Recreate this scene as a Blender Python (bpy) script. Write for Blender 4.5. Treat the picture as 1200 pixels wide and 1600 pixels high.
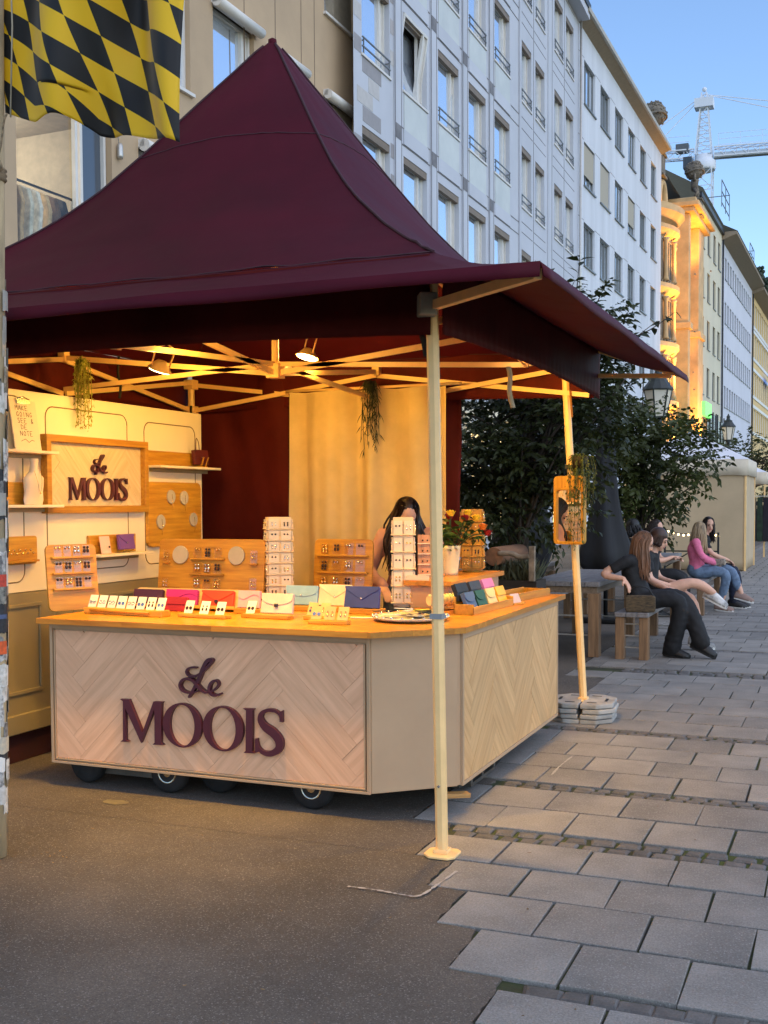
import bpy, bmesh, math, random
from mathutils import Vector, Matrix, noise
R = math.radians
random.seed(7)
for o in list(bpy.data.objects):
    bpy.data.objects.remove(o)
SC = bpy.context.scene
COL = SC.collection

# ---------------------------------------------------------------- camera, sky, sun, exposure
F_PX, YAW, PITCH, ROLL, CY = 1753.772, 0.391332, 0.043833, -0.00465, 863.044
cam = bpy.data.objects.new('camera', bpy.data.cameras.new('camera'))
COL.objects.link(cam)
_fw = Vector((-math.sin(YAW), math.cos(YAW), 0)); _rt = Vector((math.cos(YAW), math.sin(YAW), 0)); _up = Vector((0, 0, 1))
_f2 = _fw*math.cos(PITCH) - _up*math.sin(PITCH); _u2 = _up*math.cos(PITCH) + _fw*math.sin(PITCH)
_r3 = _rt*math.cos(ROLL) + _u2*math.sin(ROLL); _u3 = _u2*math.cos(ROLL) - _rt*math.sin(ROLL)
cam.matrix_world = Matrix(((_r3.x, _u3.x, -_f2.x, 0), (_r3.y, _u3.y, -_f2.y, 0), (_r3.z, _u3.z, -_f2.z, 1.6), (0, 0, 0, 1)))
cam.data.sensor_fit = 'VERTICAL'; cam.data.sensor_height = 36; cam.data.sensor_width = 27
cam.data.lens = 36*F_PX/1600
cam.data.shift_y = (CY-800)/1600
cam.data.clip_start = 0.05; cam.data.clip_end = 2000
SC.camera = cam

SUN_EL, SUN_AZ = R(42), R(112)            # azimuth measured clockwise from +Y
w = bpy.data.worlds.new('World'); SC.world = w; w.use_nodes = True
nt = w.node_tree; nt.nodes.clear()
sky = nt.nodes.new('ShaderNodeTexSky'); sky.sky_type = 'NISHITA'; sky.sun_disc = False
sky.sun_elevation = SUN_EL; sky.sun_rotation = SUN_AZ; sky.ozone_density = 4.0; sky.air_density = 1.0; sky.dust_density = 0.0
bg = nt.nodes.new('ShaderNodeBackground'); bg.inputs['Strength'].default_value = 0.135
wo = nt.nodes.new('ShaderNodeOutputWorld')
nt.links.new(sky.outputs[0], bg.inputs[0]); nt.links.new(bg.outputs[0], wo.inputs[0])
sl = bpy.data.lights.new('sun', 'SUN'); sl.energy = 0.95; sl.angle = R(110); sl.color = (1, .86, .70)
sun = bpy.data.objects.new('sun', sl); COL.objects.link(sun)
sd = Vector((math.sin(SUN_AZ)*math.cos(SUN_EL), math.cos(SUN_AZ)*math.cos(SUN_EL), math.sin(SUN_EL)))
sun.rotation_euler = sd.to_track_quat('Z', 'Y').to_euler()
SC.view_settings.view_transform = 'Standard'; SC.view_settings.look = 'None'
SC.view_settings.exposure = 0.93; SC.view_settings.gamma = 1; SC.view_settings.use_curve_mapping = False

# ---------------------------------------------------------------- object helpers
WM = {}
def link(o, parent=None, basis=None):
    COL.objects.link(o)
    b = basis if basis is not None else Matrix.Identity(4)
    o.matrix_basis = b
    if parent is not None:
        o.parent = parent; o.matrix_parent_inverse = WM[parent.name].inverted()
    WM[o.name] = b
    return o
def props(o, label=None, cat=None, group=None, kind=None):
    if label: o['label'] = label
    if cat: o['category'] = cat
    if group: o['group'] = group
    if kind: o['kind'] = kind
    return o
def thing(name, label, cat, loc, group=None, rotz=0):
    o = bpy.data.objects.new(name, None); o.empty_display_size = .05
    link(o, None, Matrix.Translation(Vector(loc)) @ Matrix.Rotation(rotz, 4, 'Z'))
    return props(o, label, cat, group)
def inst(name, me, basis, parent=None):
    return link(bpy.data.objects.new(name, me), parent, basis)
def dup(root, basis, label=None, group=None):
    def cp(o, par):
        c = o.copy(); COL.objects.link(c)
        if par: c.parent = par
        for ch in o.children: cp(ch, c)
        return c
    c = cp(root, None); c.matrix_basis = basis; WM[c.name] = basis
    if label: c['label'] = label
    if group: c['group'] = group
    return c
def TR(x=0, y=0, z=0): return Matrix.Translation(Vector((x, y, z)))
def RZ(a): return Matrix.Rotation(a, 4, 'Z')
def RX(a): return Matrix.Rotation(a, 4, 'X')
def RY(a): return Matrix.Rotation(a, 4, 'Y')

class G:
    """collects geometry of ONE mesh object"""
    def __init__(s): s.v = []; s.f = []; s.m = []; s.sm = []
    def add(s, vs, fs, mi=0, sm=False):
        n = len(s.v); s.v += [tuple(p) for p in vs]
        for f in fs: s.f.append([i+n for i in f]); s.m.append(mi); s.sm.append(sm)
        return s
    def box(s, x0, x1, y0, y1, z0, z1, mi=0, T=None):
        p = [(x0,y0,z0),(x1,y0,z0),(x1,y1,z0),(x0,y1,z0),(x0,y0,z1),(x1,y0,z1),(x1,y1,z1),(x0,y1,z1)]
        if T: p = [T @ Vector(q) for q in p]
        return s.add(p, [(0,3,2,1),(4,5,6,7),(0,1,5,4),(1,2,6,5),(2,3,7,6),(3,0,4,7)], mi)
    def bar(s, a, b, w, h=None, mi=0, up=(0,0,1)):
        a = Vector(a); b = Vector(b); h = h or w; d = b-a; L = d.length; d.normalize()
        u = Vector(up)
        if abs(d.dot(u)) > .99: u = Vector((1,0,0))
        x = d.cross(u).normalized(); z = x.cross(d)
        p = []
        for t in (a, b):
            for i, j in ((-1,-1),(1,-1),(1,1),(-1,1)): p.append(t + x*(i*w/2) + z*(j*h/2))
        return s.add(p, [(3,2,1,0),(4,5,6,7),(0,1,5,4),(1,2,6,5),(2,3,7,6),(3,0,4,7)], mi)
    def tube(s, pts, r, n=8, mi=0, sm=True, caps=True, ry=None):
        pts = [Vector(p) for p in pts]; k = len(pts)
        rr = r if isinstance(r, (list, tuple)) else [r]*k
        t0 = (pts[1]-pts[0]).normalized(); u = Vector((0,0,1)) if abs(t0.z) < .9 else Vector((1,0,0))
        x = t0.cross(u).normalized(); base = []
        for i, p in enumerate(pts):
            t = (pts[min(i+1,k-1)]-pts[max(i-1,0)])
            t = t.normalized() if t.length > 1e-9 else t0
            x = (x - t*x.dot(t)).normalized(); y = t.cross(x)
            q = (ry[i] if isinstance(ry,(list,tuple)) else ry) if ry else rr[i]
            base += [p + x*(rr[i]*math.cos(2*math.pi*j/n)) + y*(q*math.sin(2*math.pi*j/n)) for j in range(n)]
        fs = [(i*n+j, i*n+(j+1)%n, (i+1)*n+(j+1)%n, (i+1)*n+j) for i in range(k-1) for j in range(n)]
        s.add(base, fs, mi, sm)
        if caps:
            m = len(s.v)-len(base)
            s.f += [[m+j for j in range(n)][::-1], [m+(k-1)*n+j for j in range(n)]]; s.m += [mi,mi]; s.sm += [False,False]
        return s
    def lathe(s, c, prof, n=16, mi=0, sm=True, T=None):
        c = Vector(c); vs = []
        for r, z in prof:
            for j in range(n):
                q = Vector((r*math.cos(2*math.pi*j/n), r*math.sin(2*math.pi*j/n), z))
                vs.append(c + (T @ q if T else q))
        k = len(prof)
        s.add(vs, [(i*n+j, i*n+(j+1)%n, (i+1)*n+(j+1)%n, (i+1)*n+j) for i in range(k-1) for j in range(n)], mi, sm)
        m = len(s.v)-len(vs)
        s.f += [[m+j for j in range(n)][::-1], [m+(k-1)*n+j for j in range(n)]]; s.m += [mi,mi]; s.sm += [False,False]
        return s
    def ball(s, c, r, n=10, k=7, mi=0, T=None):
        rx, ry, rz = r if isinstance(r,(list,tuple)) else (r,r,r)
        c = Vector(c); vs = []
        for i in range(k+1):
            a = math.pi*i/k; a = min(max(a,.02),math.pi-.02)
            for j in range(n):
                q = Vector((rx*math.sin(a)*math.cos(2*math.pi*j/n), ry*math.sin(a)*math.sin(2*math.pi*j/n), rz*math.cos(a)))
                vs.append(c + (T @ q if T else q))
        return s.add(vs, [(i*n+j, (i+1)*n+j, (i+1)*n+(j+1)%n, i*n+(j+1)%n) for i in range(k) for j in range(n)], mi, True)
    def prism(s, poly, fr, d0, d1, mi=0):
        """poly: 2D outline; fr(u,v,d)->point; extruded between depths d0 (front) and d1"""
        n = len(poly)
        vs = [fr(u,v,d0) for u,v in poly] + [fr(u,v,d1) for u,v in poly]
        return s.add(vs, [list(range(n)), list(range(2*n-1,n-1,-1))] + [(i,i+n,(i+1)%n+n,(i+1)%n) for i in range(n)], mi)
    def sheet(s, rows, mi=0, sm=True, close=False):
        k = len(rows); n = len(rows[0]); vs = [p for r in rows for p in r]
        m = n if close else n-1
        return s.add(vs, [(i*n+j, i*n+(j+1)%n, (i+1)*n+(j+1)%n, (i+1)*n+j) for i in range(k-1) for j in range(m)], mi, sm)
    def mesh(s, name, mats):
        me = bpy.data.meshes.new(name); me.from_pydata(s.v, [], s.f); me.validate()
        for m in (mats if isinstance(mats,(list,tuple)) else [mats]): me.materials.append(m)
        if len(me.polygons) == len(s.m):
            me.polygons.foreach_set('material_index', s.m); me.polygons.foreach_set('use_smooth', s.sm)
        me.update(); return me
    def obj(s, name, mats, parent=None, basis=None, bevel=0, solid=0, fix=True, **k):
        me = s.mesh(name, mats)
        if fix:
            bm = bmesh.new(); bm.from_mesh(me); bmesh.ops.recalc_face_normals(bm, faces=bm.faces[:]); bm.to_mesh(me); bm.free()
        o = link(bpy.data.objects.new(name, me), parent, basis)
        if solid:
            m = o.modifiers.new('thickness','SOLIDIFY'); m.thickness = solid; m.offset = 0
        if bevel:
            m = o.modifiers.new('edge','BEVEL'); m.width = bevel; m.segments = 2; m.limit_method = 'ANGLE'; m.angle_limit = R(40)
        return props(o, **k)

def smooth_pts(pts, n=6, closed=False):
    """Catmull-Rom through pts"""
    P = [Vector(p) for p in pts]; k = len(P); out = []
    rng = range(k if closed else k-1)
    for i in rng:
        a = P[(i-1)%k] if closed or i > 0 else P[0]; b = P[i]; c = P[(i+1)%k]; d = P[(i+2)%k] if closed or i+2 < k else P[-1]
        for j in range(n):
            t = j/n
            out.append(.5*((2*b)+(c-a)*t+(2*a-5*b+4*c-d)*t*t+(3*b-a-3*c+d)*t**3))
    if not closed: out.append(P[-1])
    return out
def lerp(a, b, t): return a+(b-a)*t
def interp(tab, x):
    for (a, va), (b, vb) in zip(tab, tab[1:]):
        if x <= b: return lerp(va, vb, (x-a)/(b-a))
    return tab[-1][1]

# ---------------------------------------------------------------- materials
def srgb(r, g, b): return tuple(((c/255+.055)/1.055)**2.4 if c > 10 else c/255/12.92 for c in (r,g,b)) + (1,)
def N(nt, t, **k):
    n = nt.nodes.new('ShaderNode'+t)
    for a, v in k.items():
        if hasattr(n, a): setattr(n, a, v)
        else: n.inputs[a.replace('_',' ')].default_value = v
    return n
def mat(name, col, rough=.6, var=.12, scale=6, stretch=(1,1,1), bump=0, metal=0, rnd=0, col2=None, spec=.5, detail=6, bscale=None, hue=0, sheen=0, trans=0, speck=None, grain=None):
    m = bpy.data.materials.new(name); m.use_nodes = True; nt = m.node_tree; L = nt.links.new
    p = nt.nodes['Principled BSDF']
    p.inputs['Roughness'].default_value = rough; p.inputs['Metallic'].default_value = metal; p.inputs['Specular IOR Level'].default_value = spec
    if sheen: p.inputs['Sheen Weight'].default_value = sheen
    tc = N(nt,'TexCoord'); oi = N(nt,'ObjectInfo')
    mp = N(nt,'Mapping'); mp.inputs['Scale'].default_value = stretch
    mul = N(nt,'VectorMath', operation='MULTIPLY_ADD'); mul.inputs[1].default_value = (17.3,9.1,13.7)
    L(oi.outputs['Random'], mul.inputs[0]); L(tc.outputs['Object'], mul.inputs[2]); L(mul.outputs[0], mp.inputs[0])
    nz = N(nt,'TexNoise', Scale=scale, Detail=detail, Roughness=.6); L(mp.outputs[0], nz.inputs['Vector'])
    c1 = Vector(col[:3]); c2 = Vector(col2[:3]) if col2 else c1*(1-var*2)
    ramp = N(nt,'ValToRGB'); L(nz.outputs[0], ramp.inputs[0])
    ramp.color_ramp.elements[0].position = .32; ramp.color_ramp.elements[1].position = .68
    ramp.color_ramp.elements[0].color = (*c2,1); ramp.color_ramp.elements[1].color = (*(c1 if col2 else c1*(1+var*.5)),1)
    out = ramp.outputs[0]
    if rnd:
        hs = N(nt,'HueSaturation'); L(out, hs.inputs['Color'])
        mr = N(nt,'MapRange'); mr.inputs[3].default_value = 1-rnd; mr.inputs[4].default_value = 1+rnd
        L(oi.outputs['Random'], mr.inputs[0]); L(mr.outputs[0], hs.inputs['Value']); out = hs.outputs[0]
    if grain:   # (scale, amount): fine salt-and-pepper variation
        gn = N(nt,'TexNoise', Scale=grain[0], Detail=3, Roughness=.8); L(tc.outputs['Object'], gn.inputs['Vector'])
        gm = N(nt,'MapRange'); gm.inputs[1].default_value = .3; gm.inputs[2].default_value = .7; gm.inputs[3].default_value = 1-grain[1]; gm.inputs[4].default_value = 1+grain[1]; L(gn.outputs[0], gm.inputs[0])
        gx = N(nt,'VectorMath', operation='SCALE'); L(out, gx.inputs[0]); L(gm.outputs[0], gx.inputs['Scale']); out = gx.outputs[0]
    if speck:   # (scale, threshold, colour)
        vz = N(nt,'TexVoronoi', Scale=speck[0]); L(tc.outputs['Object'], vz.inputs['Vector'])
        sp = N(nt,'SeparateColor'); L(vz.outputs['Color'], sp.inputs[0])
        gt = N(nt,'MapRange'); gt.inputs[1].default_value = speck[1]; gt.inputs[2].default_value = min(1,speck[1]+.12); L(sp.outputs[0], gt.inputs[0])
        mx = N(nt,'Mix', data_type='RGBA'); L(gt.outputs[0], mx.inputs[0]); L(out, mx.inputs[6]); mx.inputs[7].default_value = (*speck[2][:3],1); out = mx.outputs[2]
    L(out, p.inputs['Base Color'])
    rr = N(nt,'MapRange'); rr.inputs[3].default_value = max(0,rough-.12); rr.inputs[4].default_value = min(1,rough+.12)
    L(nz.outputs[0], rr.inputs[0]); L(rr.outputs[0], p.inputs['Roughness'])
    if bump:
        bp = N(nt,'Bump', Strength=.6, Distance=bump)
        nb = N(nt,'TexNoise', Scale=bscale or scale*4, Detail=5); L(mp.outputs[0], nb.inputs['Vector']); L(nb.outputs[0], bp.inputs['Height']); L(bp.outputs[0], p.inputs['Normal'])
    if trans:
        tr = N(nt,'BsdfTranslucent'); L(out, tr.inputs[0]); ms = N(nt,'MixShader'); ms.inputs[0].default_value = trans
        L(p.outputs[0], ms.inputs[1]); L(tr.outputs[0], ms.inputs[2]); L(ms.outputs[0], nt.nodes['Material Output'].inputs[0])
    return m
def emit(name, col, s):
    m = bpy.data.materials.new(name); m.use_nodes = True; p = m.node_tree.nodes['Principled BSDF']
    p.inputs['Base Color'].default_value = col; p.inputs['Emission Color'].default_value = col; p.inputs['Emission Strength'].default_value = s
    return m
def wood(name, c1, c2, axis=0, scale=3.0, rough=.5, rnd=.15, bump=.0006):
    st = [14,14,14]; st[axis] = 1
    return mat(name, c1, rough, stretch=st, scale=scale, col2=c2, rnd=rnd, bump=bump, detail=9)
def glassy(name, col=(.55,.62,.7,1), metal=.7, rough=.03):
    m = bpy.data.materials.new(name); m.use_nodes = True; p = m.node_tree.nodes['Principled BSDF']
    p.inputs['Base Color'].default_value = col; p.inputs['Metallic'].default_value = metal; p.inputs['Roughness'].default_value = rough
    return m
def clear(name, tint=(.9,.95,.95,1), gloss=.25):
    m = bpy.data.materials.new(name); m.use_nodes = True; nt = m.node_tree; nt.nodes.remove(nt.nodes['Principled BSDF'])
    t = N(nt,'BsdfTransparent'); t.inputs[0].default_value = tint; g = N(nt,'BsdfGlossy'); g.inputs['Roughness'].default_value = .02
    ms = N(nt,'MixShader'); ms.inputs[0].default_value = gloss
    nt.links.new(t.outputs[0], ms.inputs[1]); nt.links.new(g.outputs[0], ms.inputs[2]); nt.links.new(ms.outputs[0], nt.nodes['Material Output'].inputs[0])
    return m

BURG = mat('burgundy_canvas', srgb(76,18,32), .6, var=.14, scale=1.6, bump=.004, bscale=7, spec=.11)
BURGW = mat('burgundy_wall_cloth', srgb(90,31,28), .6, var=.2, scale=2.2, stretch=(1,1,.6), bump=.01, bscale=6, trans=.12, spec=.05)
ALU = mat('cream_powder_coat', srgb(250,206,140), .4, var=.05, scale=9)
ALUG = mat('brushed_aluminium', srgb(190,186,178), .35, var=.08, scale=12, metal=.6)
BLACK = mat('black_plastic', (.012,.012,.013,1), .5, var=.2)
RUBBER = mat('black_rubber', (.015,.015,.016,1), .8, var=.3, scale=12)
CHROME = mat('worn_chrome', (.6,.58,.5,1), .25, var=.1, metal=1)
GREIGE = mat('greige_paint', srgb(188,154,118), .55, var=.05, scale=3)
OAKV = wood('pale_oak_laminate', srgb(242,190,148), srgb(218,164,124), 0, 2.2, .55, .05)
OAKY = wood('honey_oak_x', srgb(204,150,48), srgb(166,110,28), 0, 3.0, .42, .14)
OAKYY = wood('honey_oak_y', srgb(204,150,48), srgb(166,110,28), 1, 3.0, .42, .14)
OAKZ = wood('honey_oak_z', srgb(204,150,48), srgb(166,110,28), 2, 3.0, .45, .14)
WTX = wood('worktop_oak_x', srgb(208,140,42), srgb(176,108,26), 0, 3.0, .38, .12)
WTY = wood('worktop_oak_y', srgb(208,140,42), srgb(176,108,26), 1, 3.0, .38, .12)
CREAM = mat('cream_panel_paint', srgb(236,222,192), .55, var=.03, scale=2)
WAINS = mat('taupe_wainscot_paint', srgb(146,132,98), .5, var=.05, scale=2)
PLUM = mat('plum_letter', srgb(78,30,44), .4, var=.08)
WHITEC = mat('white_card', srgb(228,210,184), .7, var=.04, rnd=.05)
FELT = mat('grey_felt', srgb(186,176,160), .9, var=.06, rnd=.05)
GOLD = mat('gold_metal', (.85,.62,.25,1), .25, var=.1, metal=1)
SILV = mat('silver_metal', (.8,.8,.78,1), .22, var=.1, metal=1)
DARKJ = mat('dark_enamel', srgb(50,32,36), .3)
LAMP_E = emit('warm_lamp_glow', (1,.72,.34,1), 12)
SKIN = mat('skin', srgb(222,170,142), .55, var=.06, scale=14)
IRON = mat('black_iron', (.014,.015,.015,1), .45, var=.2)
# ---------------------------------------------------------------- ground and pavement
JOINT = mat('joint_soil_and_moss', srgb(66,80,30), .95, col2=srgb(46,42,38), scale=2.4, bump=.004, bscale=60)
ASPH = mat('old_asphalt', srgb(96,87,76), .88, var=.27, scale=.9, bump=.003, bscale=170, grain=(150,.40), speck=(230,.885,srgb(134,126,118)))
SLAB = mat('granite_concrete_slab', srgb(138,133,125), .85, var=.17, scale=2.6, bump=.0016, bscale=140, rnd=.15, grain=(120,.34), speck=(210,.87,srgb(150,146,142)))
COB = mat('dark_cobblestone', srgb(104,100,95), .75, var=.2, scale=9, bump=.003, bscale=30, rnd=.22, grain=(90,.25))
CHALK = mat('white_chalk', srgb(178,172,164), .95, var=.15, scale=60)

g = G().sheet([[(x, y, -.03) for x in (-260,-60,-12,8,60,260)] for y in (-60,0,60,200,900)], sm=False)
g.obj('ground', JOINT, kind='structure')
# asphalt: one sheet left of the slabs with a stepped edge
edge = [(-.95,-3),(-.93,3.2),(-1.04,3.24),(-1.05,3.49),(-1.05,3.585),(-1.25,3.60),(-1.26,3.965),(-1.435,3.985),(-1.43,4.345),(-1.615,4.365),(-1.612,4.71),(-1.795,4.73),(-1.80,5.26),(-2.03,5.28),(-2.02,6.06),(-1.86,6.08),(-1.86,6.21),(-2.02,6.23),(-2.02,10.1),(-2.4,10.2),(-2.4,60)]
e2 = []
for (x0,y0),(x1,y1) in zip(edge, edge[1:]):
    n = max(1, int(math.hypot(x1-x0,y1-y0)/.035)) if y0 < 9 and y1 < 9 and y0 > -1 else 1
    for i in range(n):
        t = i/n; e2.append((lerp(x0,x1,t)+random.uniform(-.009,.009)-.004, lerp(y0,y1,t)+random.uniform(-.006,.006)))
e2.append(edge[-1])
g = G(); L_ = len(e2)
g.add([(x,y,-.003) for x,y in e2]+[(-30,y,-.003) for x,y in e2]+[(x,y,-.02) for x,y in e2], [(i,i+1,L_+i+1,L_+i) for i in range(L_-1)]+[(i,2*L_+i,2*L_+i+1,i+1) for i in range(L_-1)])
g.obj('asphalt', ASPH, kind='structure')
pave = G().sheet([[(x,y,-.014) for x in (-3.2,-1,1.2,6)] for y in (-2.5,8,40,140)], sm=False).obj('pavement', JOINT, kind='structure')

def stone(w, d, h, wob, bev, seed):
    rnd = random.Random(seed); P = []
    for cx, cy in ((-1,-1),(1,-1),(1,1),(-1,1)):
        P.append((cx*w/2+rnd.uniform(-wob,wob), cy*d/2+rnd.uniform(-wob,wob)))
    top = []
    for i,(x,y) in enumerate(P):
        top.append((x*(1-2*bev/w), y*(1-2*bev/d)))
    vs = [(x,y,-h) for x,y in P]+[(x,y,-bev*.8) for x,y in P]+[(x,y,rnd.uniform(-.0006,.0006)) for x,y in top]
    return G().add(vs, [(4*k+i,4*k+(i+1)%4,4*(k+1)+(i+1)%4,4*(k+1)+i) for k in range(2) for i in range(4)]+[(8,9,10,11)])
PER = .385
rows = [(2.84,3.22,0),(3.235,3.485,1),(3.59,3.965,0),(3.975,4.345,1),(4.36,4.715,0),(4.725,5.065,1),(5.27,5.655,0),(5.67,6.06,1),(6.22,6.595,0),(6.605,6.962,1),(6.972,7.325,0),(7.335,7.705,1),(7.875,8.265,0),(8.275,8.67,1),(8.68,9.045,0),(9.055,9.41,1),(9.42,9.795,0),(9.805,10.17,1),(10.18,10.56,0)]
y = 10.87; k = 1; bands = [(3.49,3.585,1,-1.0),(5.072,5.262,2,-1.8),(6.066,6.214,2,-1.85),(7.71,7.87,2,-2.0),(10.57,10.86,3,-2.0)]
while y < 24:
    rows.append((y, y+.36, k%2)); y += .37; k += 1
    if k % 5 == 0: bands.append((y, y+.13, 1, -2.3)); y += .14
rows += [(2.46,2.83,1),(2.08,2.45,0)]
smesh = {}
def lim(yc):
    for (x0,y0),(x1,y1) in zip(edge, edge[1:]):
        if y0 <= yc <= y1: return lerp(x0,x1,(yc-y0)/max(1e-6,y1-y0))
    return -2.0
n_slab = 0; far = G()
rows.sort()
for (y0,y1,ph) in rows:
    yc = (y0+y1)/2; xl = lim(yc); x = -.675+ (0 if ph else .192) - 8*PER
    xr = .35 if yc < 8 else (-.2 if yc < 14 else -.5)
    while x < 2.6:
        a = x+.0055; b = x+PER-.0055
        if b > xl+.06:
            a = max(a, xl+.006)
            if a < xr and n_slab < 230:
                key = (round(b-a,3), round(y1-y0,3), (n_slab % 7))
                if key not in smesh: smesh[key] = stone(b-a, y1-y0-.006, .028, .0045, .0025, n_slab).mesh('slab', SLAB)
                inst('paving_slab', smesh[key], TR((a+b)/2,yc,.0015+random.uniform(-.002,.002)) @ RZ(random.uniform(-.006,.006)) @ RX(random.uniform(-.004,.004)), pave); n_slab += 1
            else:
                s_ = stone(b-a, y1-y0-.006, .02, .003, .0025, len(far.v)); far.add([(p[0]+(a+b)/2,p[1]+yc,p[2]) for p in s_.v], s_.f)
        x += PER
yy = 24.2
while yy < 70:
    x = -3.0 + (.192 if int(yy*2.7)%2 else 0)
    while x < 3:
        far.add([(x+.01,yy,0),(x+PER-.01,yy,0),(x+PER-.01,yy+.35,0),(x+.01,yy+.35,0)],[(0,1,2,3)]); x += PER
    yy += .37
far.obj('slab_field', SLAB, pave, kind='stuff')
cm = [stone(.088,.066,.022,.007,.010,900+i).mesh('cobble', COB) for i in range(6)]
cm1 = [stone(.105,.075,.022,.008,.011,950+i).mesh('cobble', COB) for i in range(4)]
n_c = 0; farc = G()
for (y0,y1,nr,xl) in bands:
    hh = (y1-y0)/nr
    for r in range(nr):
        x = xl + random.uniform(.01,.06); yc = y0+hh*(r+.5)
        while x < (.4 if yc < 8 else -.2):
            wv = random.uniform(.075,.12)
            T = TR(x+wv/2, yc+random.uniform(-.006,.006), -.0005+random.uniform(-.003,.002)) @ RZ(random.uniform(-.09,.09)) @ RX(random.uniform(-.05,.05)) @ Matrix.Diagonal((wv/.098, hh/.083, 1, 1))
            me = random.choice(cm1 if nr == 1 else cm)
            if n_c < 200 and yc < 11: inst('cobblestone', me, T, pave); n_c += 1
            else: farc.add([T @ v.co for v in me.vertices], [tuple(p.vertices) for p in me.polygons])
            x += wv+.008
farc.obj('cobble_rows', COB, pave, kind='stuff')
# chalk setting-out marks on the ground
def chalk(name, pts, wd, label):
    pts = smooth_pts([(x,y,0) for x,y in pts], 10); g = G(); rws = []
    for i,p in enumerate(pts):
        t = (pts[min(i+1,len(pts)-1)]-pts[max(i-1,0)]).normalized(); nn = Vector((-t.y,t.x,0)); h = wd*random.choice([.08,.25,.4,.5,.6])*random.uniform(.7,1.1)
        rws.append([tuple(p+nn*h+Vector((0,0,.0042))), tuple(p-nn*h+Vector((0,0,.0042)))])
    g.sheet(rws); g.obj(name, CHALK, label=label, cat='chalk mark')
chalk('chalk_mark', [(-1.908,4.209),(-1.78,4.212),(-1.66,4.20),(-1.59,4.215),(-1.565,4.38),(-1.547,4.562)], .015, 'hooked white chalk corner mark on the asphalt edge in front of the stall leg')
chalk('chalk_mark', [(-1.583,6.393),(-1.59,6.6),(-1.585,6.8),(-1.579,6.93)], .014, 'short straight white chalk stroke on the slabs beside the stall side')
# little litter and a pale stain near the counter
g = G()
for i in range(40):
    a = i/40*math.tau; r = .06+.012*noise.noise((math.cos(a)*1.5,math.sin(a)*1.5,3))
    g.add([(-3.62+math.cos(a)*r*1.3, 4.97+math.sin(a)*r*.7, .0005)],[])
g.f.append(list(range(40))); g.m.append(0); g.sm.append(False)
g.obj('ground_stain', mat('yellowish_dried_spill', srgb(124,116,82), .9, col2=srgb(102,92,78), scale=22), label='pale yellowish dried spill on asphalt before the counter', cat='stain')

# a few dry leaves and stubs on the ground near the post and in the joints
rq = random.Random(77); g = G(); lf = [(-.5,0),(-.2,.22),(.2,.2),(.55,0),(.2,-.2),(-.2,-.22)]
spots = [(-3.42+rq.gauss(0,.10), 4.02+rq.gauss(0,.08)) for i in range(22)] + [(rq.uniform(-3.6,-.4), rq.uniform(3.0,6.2)) for i in range(34)]
for x,y in spots:
    a = rq.uniform(0,6.3); k = rq.uniform(.008,.022); t_ = rq.uniform(.002,.008)
    g.add([(x+k*(u*math.cos(a)-v*math.sin(a)), y+k*(u*math.sin(a)+v*math.cos(a)), .003+t_*abs(u)) for u,v in lf],[tuple(range(6))])
props(g.obj('ground_litter', mat('dry_leaf_litter', srgb(150,120,78), .9, col2=srgb(70,58,44), scale=3)), 'scattered dry leaf bits on the asphalt round the post foot', 'litter', kind='stuff')
# ---------------------------------------------------------------- buildings along the left side of the street
def frame(P, Q):
    P = Vector((P[0],P[1],0)); D = (Vector((Q[0],Q[1],0))-P).normalized(); NI = Vector((-D.y,D.x,0))
    return Matrix(((D.x,NI.x,0,P.x),(D.y,NI.y,0,P.y),(0,0,1,0),(0,0,0,1)))
FB = frame((-11.0703,0.0),(-10.04,46.0))          # base line of the facades; x = metres along the street
def wall(B, T, name, s0, s1, z0, z1, holes, m, rev=.18, y=0, parent=None):
    """front sheet with openings and their reveals"""
    ss = sorted({s0,s1} | {min(max(v,s0),s1) for h in holes for v in h[:2]}); zs = sorted({z0,z1} | {min(max(v,z0),z1) for h in holes for v in h[2:4]})
    g = G()
    for a,b in zip(ss,ss[1:]):
        for c,d in zip(zs,zs[1:]):
            ms, mz = (a+b)/2, (c+d)/2
            if any(h[0]<ms<h[1] and h[2]<mz<h[3] for h in holes): continue
            g.add([(a,y,c),(b,y,c),(b,y,d),(a,y,d)],[(0,1,2,3)])
    for h in holes:
        a,b,c,d = max(h[0],s0),min(h[1],s1),max(h[2],z0),min(h[3],z1); q = y+(h[4] if len(h)>4 else rev)
        g.add([(a,y,c),(b,y,c),(b,y,d),(a,y,d),(a,q,c),(b,q,c),(b,q,d),(a,q,d)],[(0,4,5,1),(1,5,6,2),(2,6,7,3),(3,7,4,0)])
    return g.obj(name, m, parent, T, fix=False)
def body(g, s0, s1, z0, z1, dep, y=.4):
    g.box(s0,s1,y,dep,z0,z1)
PANE = glassy('window_glass', (.74,.81,.90,1), .8, .03); PANED = glassy('dark_window_glass', (.10,.12,.145,1), .3, .15)
WFW = mat('white_window_paint', srgb(214,210,202), .45, var=.04); WFG = mat('grey_window_metal', srgb(112,114,112), .4, var=.06, metal=.2)
_wm = {}
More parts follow.
